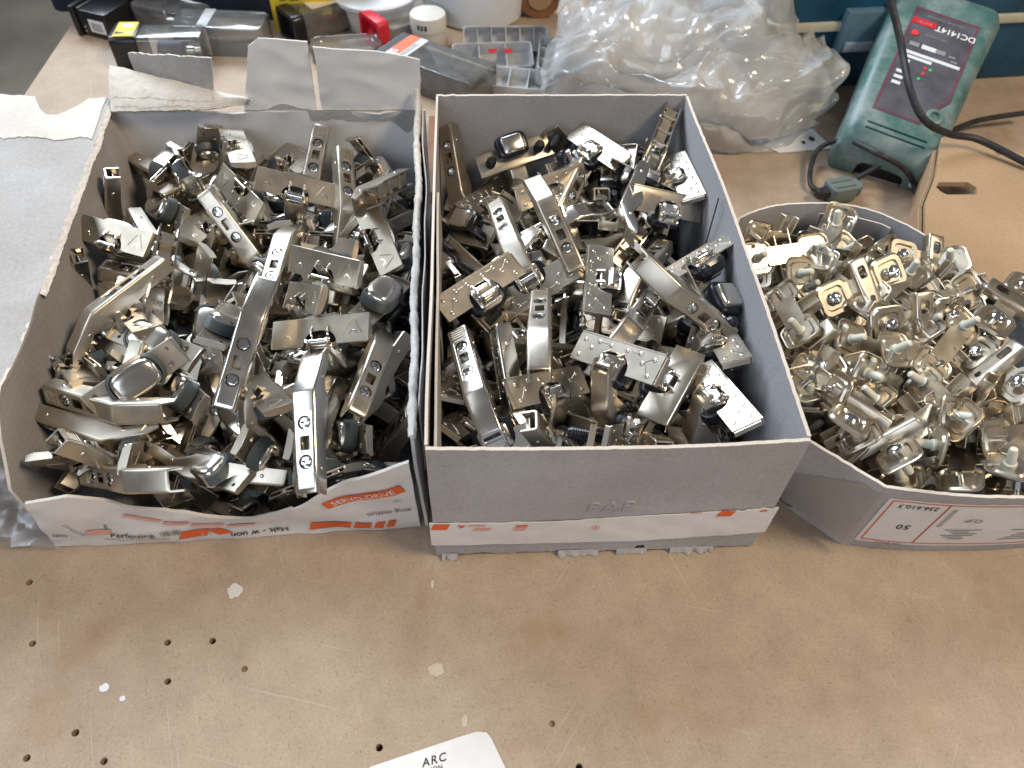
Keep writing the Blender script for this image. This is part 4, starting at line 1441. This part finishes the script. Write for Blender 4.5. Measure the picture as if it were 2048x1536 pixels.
def clear_case(name, label, loc, rot, L, Wd, H, cap, capmat, extras=None, body=None, r=5):
    """hang-sell plastic case: coloured end cap with a hollow, clear body shell"""
    root = empty(name, loc, rot)
    tag(root, label, 'plastic case')
    # clear shell as a thin walled tube along x, closed at its far end
    o, i_ = rrect(Wd, H, r, 4), rrect(Wd - 1.6, H - 1.6, r - .8, 4)
    secs = [[(0, y, z + H / 2) for y, z in i_], [(0, y, z + H / 2) for y, z in o], [(L - 3, y, z + H / 2) for y, z in o], [(L, y * .94, z * .94 + H / 2) for y, z in o]]
    mb = MB(); mb.loft(secs, caps=(False, True))
    mb.build('clear_body', body or CLEAR, root, smooth=40)
    oo, ii = rrect(Wd + 4, H + 3, r + 1, 4), rrect(Wd - 5, H - 6, r, 4)
    hz = lambda pts, x: [(x, y, z + H / 2) for y, z in pts]
    cb = MB()
    cb.loft([hz(ii, -cap + 9), hz(ii, -cap), hz(oo, -cap), hz(oo, 2)])
    cb.build('end_cap', capmat, root, 0.5, 2)
    return root

# black case with a bar code label
c1 = empty('tool_case', (-366, 646, 0), (0, 0, -24))
c1.scale = (0.66, 0.66, 0.62)
tag(c1, 'scuffed black plastic case with white barcode label on its side', 'plastic case')
MB().prism(rrect(52, 62, 4), 2, 46).build('body', BLACKPL, c1, 1.2, 2)
MB().prism(rrect(10, 74, 4, 4, -36, 0), 0, 52).build('end_cap', BLACKPL, c1, 2.5, 3)
MB().prism(rrect(7, 60, 3, 4, -28, 0), 4, 48).build('rim', RUBBER, c1, 1, 2)
lb = MB().box((4, -31.6, 22), (30, 0.4, 22)).build('barcode_label', WHITE, c1, smooth=0)
for k in range(9):
    MB().box((-6 + 2.4 * k, -31.95, 21), (1.2, 0.3, 14)).build('bar', INK_G, lb, smooth=0)
for z_ in (10, 18):
    cyl_obj('rivet', [(2.0, -1), (2.0, 1), (1, 1.4)], (0, 0, 0), STEEL, 12, c1).matrix_local = mm_matrix(T(-22, -31, z_) @ RX(90))
# clear case, black cap with yellow sticker
c2 = clear_case('drill_bit_case', 'clear case with black end cap and yellow arrow sticker', (-312, 578, 0), (0, 0, 2), 64, 34, 33, 24, BLACKPL)
st = MB().box((-10, 0, 34.9), (20, 30, 0.4)).build('yellow_sticker', YELLOW, c2, smooth=0)
MB().prism([(-5, -3), (5, 0), (-5, 3)], 35.15, 35.3, M=T(-14, -8, 0)).build('sticker_arrow', INK, st, smooth=0)
MB().prism([(x, y) for x, y, _ in superell(6, 3.4, 20, 2)], 35.15, 35.3, M=T(-9, 7, 0)).build('sticker_oval', WHITE, st, smooth=0)
MB().box((-5, -8, 35.25), (7, 1.6, .2)).build('sticker_mark', WHITE, st, smooth=0)
fd = MB().lathe([(9, -18), (13, -16), (13, 14), (9, 17)], 20, T(32, -4, 14) @ RY(90) @ Matrix.Scale(.8, 4)).build('bit_body', plain('blue_steel', (0.02, 0.06, 0.16), 0.3), c2)
MB().lathe([(6, 16), (6, 26), (4, 27), (4, 34), (2, 36)], 16, T(32, -4, 14) @ RY(90) @ Matrix.Scale(.8, 4)).build('bit_shank', STEEL, c2)
for k in range(6):
    cyl_obj('peg_dot', [(1.1, 0), (1.0, .8)], (0, 0, 0), RUBBER, 8, c2).matrix_local = mm_matrix(T(-14 + 5 * (k % 3), -19, 13 + 6 * (k // 3)) @ RX(90))
# clear trays with orange labels
def orange_tray(label, loc, rot, L, Wd, H, strip):
    root = empty('clear_tray', loc, rot)
    tag(root, label, 'plastic case')
    o, i_ = rrect(L, Wd, 6, 4), rrect(L - 2, Wd - 2, 5, 4)
    mb = MB()
    mb.loft([[(x, y, 0.4) for x, y in o], [(x, y, H - 3) for x, y in o], [(x * .97, y * .95, H) for x, y in o]])
    mb.build('clear_body', CLEAR, root, 0.8, 2)
    og = MB().box((-L / 2 - .4, 0, H * .42), (.6, Wd * .7, H * .6)).build('orange_label', ORANGE, root, smooth=0)
    MB().box((-L / 2 - .8, -Wd * .1, H * .42), (.3, Wd * .3, H * .2)).build('label_mark', WHITE, og, smooth=0)
    if strip:
        MB().box((-L / 2 + 34, 0, H + .4), (11, Wd * .95, .4)).build('white_strip', MILKY, root, smooth=0)
        MB().box((-L / 2 + 34, -Wd / 2 - .4, H * .5), (11, .4, H * .9)).build('white_strip', MILKY, root, smooth=0)
    return root
orange_tray('clear plastic tray with orange end label and white paper strip', (-236, 610, 0), (0, 0, -4), 96, 42, 31, True)
orange_tray('clear plastic tray with orange end label, behind the yellow stickered case', (-298, 652, 0), (0, 0, -24), 84, 36, 27, False)
# dark carry case behind
dc = empty('dark_case', (-262, 752, 0), (0, 0, -4))
tag(dc, 'large dark navy carry case standing behind the clear trays', 'case')
MB().prism(rrect(360, 150, 12), 0, 44).build('case_base', DARKBLUE, dc, 3, 3)
MB().prism(rrect(364, 154, 12), 45, 80).build('case_lid', DARKBLUE, dc, 3, 3)
MB().box((40, -78, 46), (40, 6, 18)).build('latch', RUBBER, dc, 1.5, 2)
# yellow screw carton
yc = empty('screw_carton', (-158, 668, 0), (0, 0, 5))
tag(yc, 'yellow screw carton with black size lettering and bar code', 'carton')
MB().box((0, 0, 36), (64, 44, 72)).build('carton', YELLOW, yc, 0.8, 2)
def yface(x, y): return (x, -22.4, y)
decal('carton_letters', text_shape('160 x 4', 8.5), lambda x, y: yface(x - 8, 27 + y), INK, yc)
decal('carton_letters', text_shape('GALE', 9), lambda x, y: yface(x - 12, 37 + y), INK, yc)
random.seed(2)
for k in range(18):
    decal('bar', rect_shape(random.choice([.7, 1.2]), 13, 1, 1), lambda x, y, k=k: yface(x - 18 + 2.2 * k, 14 + y), INK, yc)
# clear case with black end and cream label
c3 = clear_case('clear_case', 'clear case with hollow black end cap and cream paper label', (-162, 630, 0), (0, 0, 36), 76, 38, 31, 11, BLACKPL)
MB().box((40, 0, 31.4), (46, 22, .4)).build('paper_label', plain('cream_paper', (0.72, 0.62, 0.50), .6), c3, smooth=0)
MB().box((38, 0, 11), (64, 28, 14)).build('contents', plain('brown_contents', (0.16, 0.10, 0.08), .6, .3, .5, 60), c3, 3, 2)
# red capped clear case
c4 = clear_case('clear_case', 'clear case with hollow bright red end cap', (-72, 618, 0), (0, 0, 36), 70, 36, 31, 11, RED)
MB().prism([(x, y) for x, y, _ in superell(6, 6, 20, 2)], 0, 7, M=T(-3, 0, 13) @ RY(-90)).build('cap_ring', RED, c4, 1, 2)
MB().box((38, 0, 11), (56, 26, 14)).build('contents', plain('pale_contents', (0.50, 0.46, 0.42), .6, .3, .4, 50), c4, 3, 2)
# clear blister pack with label
c5 = empty('blister_pack', (-8, 530, 0), (0, 0, -34))
c5.scale = (0.78, 0.92, 0.62)
tag(c5, 'flat clear blister pack with black orange and white label strip', 'blister pack')
mb = MB()
mb.loft([[(x * k, y * k, z) for x, y in rrect(150, 52, 4)] for z, k in ((36, .99), (37, 1), (49, 1), (50, .98))])
mb.build('clear_body', CLEAR, c5, smooth=40)
mb = MB()
mb.prism(rrect(150, 52, 4), 0, 36)
mb.build('clear_lower_shell', CLEAR, c5, 0.5, 1)
lbp = MB().box((-52, 0, 50.4), (40, 50, .4)).build('label', WHITE, c5, smooth=0)
MB().box((-66, 0, 50.8), (11, 50, .3)).build('black_stripe', INK, lbp, smooth=0)
MB().box((-52, 4, 50.8), (17, 42, .3)).build('orange_patch', ORANGE, lbp, smooth=0)
for k in range(10):
    MB().box((-38.5, -20 + 3.4 * k, 50.8), (8, 1.4, .3)).build('bar', INK, lbp, smooth=0)
decal('label_letters', text_shape('S', 15), lambda x, y: (-53 - y, -14 + x, 51.1), WHITE, lbp)
MB().lathe([(11, -30), (16, -26), (16, 22), (9, 28)], 20, T(10, -8, 18) @ RY(90)).build('contents', plain('violet_steel', (0.05, 0.05, 0.12), .3), c5)
# jars and buckets
j1 = empty('small_jar', (-18, 622, 0))
j1.scale = (0.80, 0.80, 0.74); tag(j1, 'small off-white jar with flat lid and black marks', 'jar')
cyl_obj('jar_body', [(22, 0), (23, 3), (23, 26), (21, 28)], (0, 0, 0), OFFWHITE, 36, j1)
cyl_obj('lid', [(24.5, 24), (24.5, 42), (23.5, 44), (3, 44.6)], (0, 0, 0), OFFWHITE, 40, j1)
for k in range(3):
    MB().box((0, -24.7, 33), (3, .5, 7), M=RZ(-30 + 12 * k)).build('ink_mark', INK, j1, smooth=0)
j2 = empty('white_bucket', (36, 698, 0)); tag(j2, 'large white plastic bucket with smooth sides behind the small jar', 'bucket')
cyl_obj('bucket_body', [(50, 0), (53, 3), (62, 130), (60, 132), (58, 131), (50, 6), (2, 5)], (0, 0, 0), WHITEPL, 48, j2)
cyl_obj('rim', [(63.5, 118), (66, 120), (66, 128), (63, 131)], (0, 0, 0), WHITEPL, 48, j2)
j3 = empty('white_tub', (-78, 676, 0))
j3.scale = (.88, .88, .5); tag(j3, 'white round tub with wide lid behind the red capped case', 'tub')
cyl_obj('tub_body', [(44, 0), (50, 54), (48, 56)], (0, 0, 0), OFFWHITE, 48, j3)
cyl_obj('lid', [(54, 54), (55, 57), (55, 64), (52, 67), (4, 67.5)], (0, 0, 0), WHITEPL, 48, j3)
tr_ = empty('tape_roll', (108, 690, 0))
tr_.scale = (.7, .7, .7); tag(tr_, 'brown tape roll standing beside the white bucket', 'tape roll')
MB().lathe([(30, -14), (34, -14), (34, 14), (30, 14), (20, 12), (18, 0), (20, -12)], 32, T(0, 0, 34) @ RX(90)).build('tape', WOOD, tr_)
MB().lathe([(17.5, -14.5), (20, -14.5), (20, 14.5), (17.5, 14.5)], 28, T(0, 0, 34) @ RX(90)).build('core', BROWN, tr_)
# milky compartment trays
def milky_tray(label, loc, rot, L, Wd, H, n):
    root = empty('divider_tray', loc, rot)
    tag(root, label, 'tray', 'milky divider trays')
    mb = MB()
    o, i_ = rrect(L, Wd, 4, 3), rrect(L - 3, Wd - 3, 3, 3)
    mb.loft([[(x * .96, y * .92, 0.5) for x, y in o], [(x, y, H) for x, y in o], [(x, y, H) for x, y in i_], [(x * .95, y * .9, 2.2) for x, y in i_]])
    mb.build('tray_shell', MILKY, root, 0.4, 1)
    for k in range(n):
        MB().box((-L / 2 + L * (k + 1) / (n + 1), 0, H * .5), (1.2, Wd - 4, H * .86)).build('divider', MILKY, root, smooth=0)
    return root
milky_tray('milky plastic divider tray tilted on the pile behind the blister pack', (64, 606, 8), (50, 2, 5), 92, 26, 18, 5)
milky_tray('milky plastic tray with red marks lying beside the bag', (50, 566, 3), (22, 0, 4), 84, 32, 17, 2)
milky_tray('milky plastic tray lying lowest behind the grey box', (66, 524, 1), (8, 0, -10), 78, 32, 14, 3)
milky_tray('milky plastic tray half under the clear bag', (108, 556, 2), (12, 0, 84), 70, 30, 20, 2)
rm = MB().box((0, 0, 0), (9, .5, 4)).mesh('red_mark', RED)
for x in (50, 66):
    o_ = tag(link(bpy.data.objects.new('red_tag', rm)), 'tiny red paper tag on the milky tray', 'tag', 'red paper tags')
    o_.location = (x * MM, .560, .0225)
    o_.rotation_euler = (-.6, 0, .2)
# white corner card and loose film
wc = MB()
wc.prism([(296, 430), (362, 448), (372, 415), (318, 408)], 0.6, 1.6)
wco = wc.build('white_card', WHITE, smooth=0)
tag(wco, 'white card corner with dark smudges lying beside the green charger', 'card')
for x, y, r in ((356, 430, 3), (346, 424, 2)):
    MB().prism([(x + r * a * (1 + .3 * nz(a, b)), y + 1.4 * r * b) for a, b, _ in superell(1, 1, 10, 2)], 1.62, 1.75).build('smudge', INK, wco, smooth=0)

# crumpled bag
bag = empty('plastic_bag', (230, 520, 0))
tag(bag, 'crumpled milky plastic bag piled behind the grey box', 'plastic bag')
G = [[Vector(p) for p in r] for r in BAG_GRID]
def cr(a, b, c, d, t):
    return 0.5 * ((2 * b) + (c - a) * t + (2 * a - 5 * b + 4 * c - d) * t * t + (3 * b - a - 3 * c + d) * t ** 3)
def grid_pt(u, v):
    nr, nc = len(G), len(G[0])
    def row(r):
        s = u * (nc - 1); k = min(int(s), nc - 2); t = s - k
        g = G[r]
        return cr(g[max(k - 1, 0)], g[k], g[k + 1], g[min(k + 2, nc - 1)], t)
    s = v * (nr - 1); k = min(int(s), nr - 2); t = s - k
    return cr(row(max(k - 1, 0)), row(k), row(k + 1), row(min(k + 2, nr - 1)), t)
CREASES = []
_r = random.Random(31)
for k in range(13):
    an = _r.uniform(0, math.pi)
    fr = 0.35 * 1.22 ** k
    CREASES.append((math.cos(an) * fr, math.sin(an) * fr, _r.uniform(0, 9), 0.66 / fr ** 0.8))
def crumple(x, y, seed):
    """sum of straight folds: flat facets that meet in sharp creases"""
    wx, wy = x + 0.35 * nz(x * .8, y * .8, seed), y + 0.35 * nz(x * .8 + 7, y * .8, seed)
    h = 0
    for i, (a, b, c, amp) in enumerate(CREASES):
        t = (a * wx + b * wy + c + seed * (i + 1) * .37) % 1.0
        h += amp * (abs(2 * t - 1) - .5)
    return h
def f_bag(amp, dz, seed, lo=1.2):
    def f(u, v):
        p = grid_pt(u, v)
        d = amp * crumple(u * 5, v * 4, seed)
        sw = Vector((nz(u * 6, v * 5, seed), nz(u * 6 + 9, v * 5, seed), 0)) * amp * 0.7
        p = p + sw + Vector((0, -0.25 * d, d * .85 + dz))
        p.z = max(lo, p.z)
        return (p.x - 230, p.y - 520, p.z)
    return f
def skin(name, fn, nu, nv, mat, parent, smooth=40):
    mb = MB()
    mb.add([fn(i / nu, j / nv) for j in range(nv + 1) for i in range(nu + 1)], [(j * (nu + 1) + i, j * (nu + 1) + i + 1, (j + 1) * (nu + 1) + i + 1, (j + 1) * (nu + 1) + i) for j in range(nv) for i in range(nu)])
    return mb.build(name, mat, parent, smooth=smooth)
skin('upper_film', f_bag(9, 3, 2.0), 150, 120, BAGM, bag, 14)
skin('lower_film', f_bag(7, -24, 6.5), 70, 60, BAGM, bag, 14)

# blue cases
def blue_case(label, loc, rot, Lx, Ly, H):
    root = empty('tool_case', loc, rot)
    tag(root, label, 'case')
    MB().prism(rrect(Lx, Ly, 10), 0, H * .55).build('case_base', BLUE, root, 4, 3)
    MB().prism(rrect(Lx, Ly, 10), H * .58, H).build('case_lid', BLUE, root, 4, 3)
    MB().prism(rrect(Lx + 7, Ly + 7, 12), H * .52, H * .59).build('dusty_seam', CREAM, root, 1.2, 2)
    for sx in (-.28, .28):
        lt = MB().prism(rrect(46, 12, 3, 3, sx * Lx, -Ly / 2 - 5), H * .36, H * .70).build('latch', plain('latch_blue', (0.10, 0.18, 0.24), .45), root, 2, 2)
        MB().box((sx * Lx, -Ly / 2 - 12, H * .42), (34, 3, 9)).build('latch_lip', plain('latch_grey', (0.30, 0.36, 0.40), .45), lt, 1, 2)
    return root
blue_case('teal blue hard tool case behind the green charger', (520, 640, 0), (0, 0, 6), 420, 200, 120)
blue_case('teal blue tool case partly hidden behind the plastic bag', (250, 850, 0), (0, 0, -3), 300, 160, 110)

# charger leaning at the case
ch = empty('battery_charger', (0, 0, 0))
tag(ch, 'dusty green battery charger with dark control panel and black cord', 'charger')
nl, nr_, fl_, fr_ = (Vector(p) for p in CHARGER)
ey = ((fl_ + fr_) / 2 - (nl + nr_) / 2); LC = ey.length; ey.normalize()
ex = (nr_ - nl) + (fr_ - fl_)
ex = (ex - ey * ex.dot(ey)).normalized()
ez = ex.cross(ey)
CM = Matrix((ex, ey, ez)).transposed().to_4x4()
CM.translation = (nl + nr_) / 2
ch.matrix_world = mm_matrix(CM)
WC = (nr_ - nl).length
WF = (fr_ - fl_).length
def csec(y, wd_, zt, zb, r):
    return [(x, y, z + (zt + zb) / 2) for x, z in rrect(wd_, zt - zb, r, 5)]
mb = MB()
mb.loft([csec(-17, WC * .84, -24, -52, 9), csec(-14, WC * .96, -10, -52, 12), csec(-4, WC, -1.5, -52, 13), csec(8, WC * 1.01, 0, -52, 13), csec(LC * .6, (WC + WF) / 2, 0, -50, 13), csec(LC - 6, WF * .99, 0, -46, 13), csec(LC + 8, WF * .95, -4, -44, 13), csec(LC + 16, WF * .82, -14, -40, 10)])
body = mb.mesh('charger_body', GREEN, smooth=50)
sock = MB().prism(rrect(42, 22, 7), -30, 12, M=T(4, -12, -36) @ RX(90)).mesh('c', BLACKPL)
vents = [MB().prism(rrect(WC * .62, 2.2, 1), -2, 4, M=T(0, y, -3.0 if y < 0 else -1.0)).mesh('c', GREEN) for y in (-1.0, 5.0)]
body.materials.append(BLACKPL)
link(bpy.data.objects.new('charger_body', cut(body, [sock] + vents, 'charger_body', 45)), ch)
MB().box((4, -6, -36), (40, 12, 20)).build('socket_recess', BLACKPL, ch, smooth=0)
PW, PL0, PL1 = WC * .70, 20, LC - 24
def pane(x, y, z=0.5): return (x + 2, y, z)
pn = MB().prism([(-PW / 2, PL0), (PW * .22, PL0), (PW * .24, PL0 + 8), (PW / 2 - 4, PL0 + 28), (PW / 2, PL0 + 34), (PW / 2, PL1), (-PW / 2, PL1)], -0.5, 0.5, M=T(2, 0, 0)).build('control_panel', PANEL, ch, 0.3, 1)
inner = [(-PW / 2 + 2, PL0 + 2), (PW * .2, PL0 + 2), (PW * .215, PL0 + 9), (PW / 2 - 6.2, PL0 + 29), (PW / 2 - 2, PL0 + 35), (PW / 2 - 2, PL1 - 2), (-PW / 2 + 2, PL1 - 2)]
for a, b in zip(inner, inner[1:] + inner[:1]):
    d = Vector(b) - Vector(a)
    MB().box((0, 0, .65), (d.length, .9, .2), M=T((a[0] + b[0]) / 2 + 2, (a[1] + b[1]) / 2, 0) @ RZ(math.degrees(math.atan2(d.y, d.x)))).build('panel_line', PANEL_RED, pn, smooth=0)
def pt(ox, oy, a=180): return rot2(lambda x, y: (x + 2, y, 0.85), a, ox, oy)
decal('panel_letters', text_shape('DC1414T', 9.5, 0, .95), pt(PW * .20, PL1 - 19), WHITE, pn)
MB().box((2 - PW * .29, PL1 - 17.5, .7), (22, 7, .3)).build('red_badge', RED, pn, smooth=0)
decal('badge_letters', text_shape('makita', 5.4), pt(-PW * .29, PL1 - 17.5), WHITE, pn)
decal('panel_letters', text_shape('7.2V-14.4V  CHARGER', 3.6), pt(0, PL1 - 8), INK_G, pn)
decal('panel_letters', text_shape('FAST CHARGE', 3.2), pt(-2, PL1 - 31), INK_G, pn)
cyl_obj('red_lamp', [(3.4, .4), (3.2, 1.4), (1, 1.8)], (2 - PW * .36, PL1 - 33, 0), LED_R, 16, pn)
for k, (x, y, ww) in enumerate(((-.30, 46, 9), (-.08, 46, 13), (.10, 46, 9), (.28, 47, 6), (.33, 52, 6))):
    MB().box((2 + PW * x, PL1 - y, .7), (ww, 5 if k < 3 else 2, .25)).build('panel_symbol', INK_G if k != 1 else WHITEPL, pn, smooth=0)
MB().box((2 + PW * .02, PL1 - 57, .7), (PW * .84, 3.6, .25)).build('white_bar', WHITEPL, pn, smooth=0)
MB().box((2 - PW * .18, PL1 - 62, .7), (PW * .44, 3.4, .25)).build('white_bar', WHITEPL, pn, smooth=0)
for k, y in enumerate((68, 75, 82, 89, 96)):
    if PL1 - y > PL0 + 2:
        MB().box((2 - PW * .33, PL1 - y, .7), (8 if k != 1 else 2, 3.6, .25)).build('panel_symbol', WHITEPL, pn, smooth=0)
for x, y, mt in ((-.02, 70, LED_R), (.06, 70, LED_G), (-.02, 77, LED_R), (-.05, 84, LED_G), (-.10, 96, LED_G)):
    if PL1 - y > PL0 + 2:
        cyl_obj('status_lamp', [(1.6, .4), (1.5, 1.2), (.4, 1.5)], (2 + PW * x, PL1 - y, 0), mt, 12, pn)
cyl_obj('screw_boss', [(8, -2), (8, 1.2), (6, 2.0), (4.2, 2.0), (3.6, -1), (.5, -1)], (PW * .40, PL0 + 14, 0), GREEN, 28, ch)
cyl_obj('screw_boss', [(3.2, -1), (3.2, 1.0), (1.4, 1.4)], (0, 0, 0), WHITEPL, 16, ch).matrix_local = mm_matrix(T(34, -16.6, -30) @ RX(90))
tag(tube(CORD, 3.0, 10).build('power_cord', RUBBER), 'thick black cord crossing over the green charger', 'cord')
tag(tube(CORD_LOOP, 2.3, 10).build('power_cord', RUBBER), 'thin black cord looped on the bench below the green charger', 'cord')
tag(tube(CORD_SIDE, 2.6, 10).build('power_cord', RUBBER), 'black cord with worn grey sheath beside the brown cardboard', 'cord')
pg = empty('cable_plug', PLUG, (0, 0, 14))
tag(pg, 'grey green plug lying at the end of the looped cord', 'plug')
PLUGM = plain('plug_grey', (0.13, 0.16, 0.15), .5)
MB().prism(rrect(26, 20, 4, 3, 8, 0), -3, 11).build('plug_body', PLUGM, pg, 2, 2)
MB().prism([(-4, -5), (-4, 5), (-16, 3.4), (-16, -3.4)], 0, 8).build('strain_relief', RUBBER, pg, 1, 1)
MB().prism([(21, -9), (21, 9), (27, 6), (27, -6)], -1, 9).build('plug_face', PLUGM, pg, 1, 1)
for k in range(2):
    MB().box((8, -4 + 8 * k, 11.4), (20, 3, 1)).build('grip_rib', PLUGM, pg, .3, 1)

# brown cardboard box with hand hole
bb = empty('brown_carton', (0, 0, 0))
tag(bb, 'brown corrugated carton with slotted hand hole, behind the shallow box', 'carton')
out = [(p[0], p[1]) for p in BROWN_TOP]
bo = MB().prism(out, 41, 45).mesh('carton_top', [BROWN], smooth=0)
sl = [(p[0], p[1]) for p in BROWN_SLOT]
cx_, cy_ = sum(a for a, _ in sl) / 4, sum(b for _, b in sl) / 4
slot = MB().prism([(cx_ + x * 1.0, cy_ + y) for x, y in [(x * (1 + .12 * nz(y * .3, 1)), y * (1 + .2 * nz(x * .2, 4))) for x, y in rrect(32, 17, 7, 5)]], 30, 60).mesh('c', [BROWN])
cr_ = MB().prism([(x + 479, y + 345) for x, y in rrect(5, 15, 2.4, 5)], 30, 60).mesh('c', [BROWN])
link(bpy.data.objects.new('carton_top', cut(bo, [slot, cr_], 'carton_top', 0)), bb)
for a, b in zip(out[:1] + out[-3:], [out[-1]] + out[-4:-1]):
    pass
for k in (3, 4, 5, 6):
    a, b = Vector(out[k]), Vector(out[(k + 1) % len(out)])
    d = b - a
    MB().box((0, 0, 20.2), (d.length, 3, 40.4), M=T(*((a + b) / 2 + Vector((d.y, -d.x)).normalized() * -2.2), 0) @ RZ(math.degrees(math.atan2(d.y, d.x)))).build('carton_side', BROWN, bb, smooth=0)

# loose clear film beside the torn box
def f_film(u, v):
    x = -330 + 112 * u
    y = 8 + 62 * v + 10 * (1 - u)
    return (x + 4 * nz(v * 4, u), y, 1.5 + 26 * max(0, u - .45) * (.3 + v) + 5 * abs(nz(u * 4, v * 3, 2)) + 1.2 * abs(nz(u * 11, v * 8, 4)))
fo = sheet('plastic_film', f_film, 60, 40, 0.2, (FILM, FILM, FILM), smooth=30)
tag(fo, 'crinkled clear plastic film lying against the torn printed box', 'plastic film')
# strip of wood and card seen between the two boxes
ws = MB().box((-3, 395, 6), (22, 120, 12), rz=0).build('wood_offcut', WOOD, bevel=1)
tag(ws, 'reddish brown wood offcut lying behind the gap between the boxes', 'wood')
# sticker at the bench front
sk = MB()
pts_ = [(-40, -135), (-31, -115), (14, -102.5), (22, -100.5), (27, -101), (29.5, -104), (37, -120), (40, -140)]
sk.prism(pts_, 0.35, 0.75)
sko = sk.build('paper_sticker', PAPER, smooth=0)
tag(sko, 'white sticker with black lettering lying on the bare bench front', 'sticker')
decal('sticker_letters', text_shape('ARC', 5.6, 0.2, 1.2), rot2(lambda x, y: (x, y, 0.9), 13, 0.5, -113.2), INK, sko)
decal('sticker_letters', text_shape('FUSION', 3.0, 0.0, 1.1), rot2(lambda x, y: (x, y, 0.9), 13, -0.5, -117.6), INK, sko)

# clear loose lid between the black ended and the red capped case
ld = MB()
ld.loft([[(x * k, y * k, z) for x, y in rrect(74, 30, 8)] for z, k in ((12, .8), (16, .9), (17, 1.0), (0.4, 1.0))])
ldo = ld.build('clear_tray', CLEAR, bevel=0.5)
tag(ldo, 'loose shallow clear tray lying between black and red capped cases', 'tray')
ldo.location = (-0.104, 0.590, 0.0)
ldo.rotation_euler = (0, 0, 0.12)
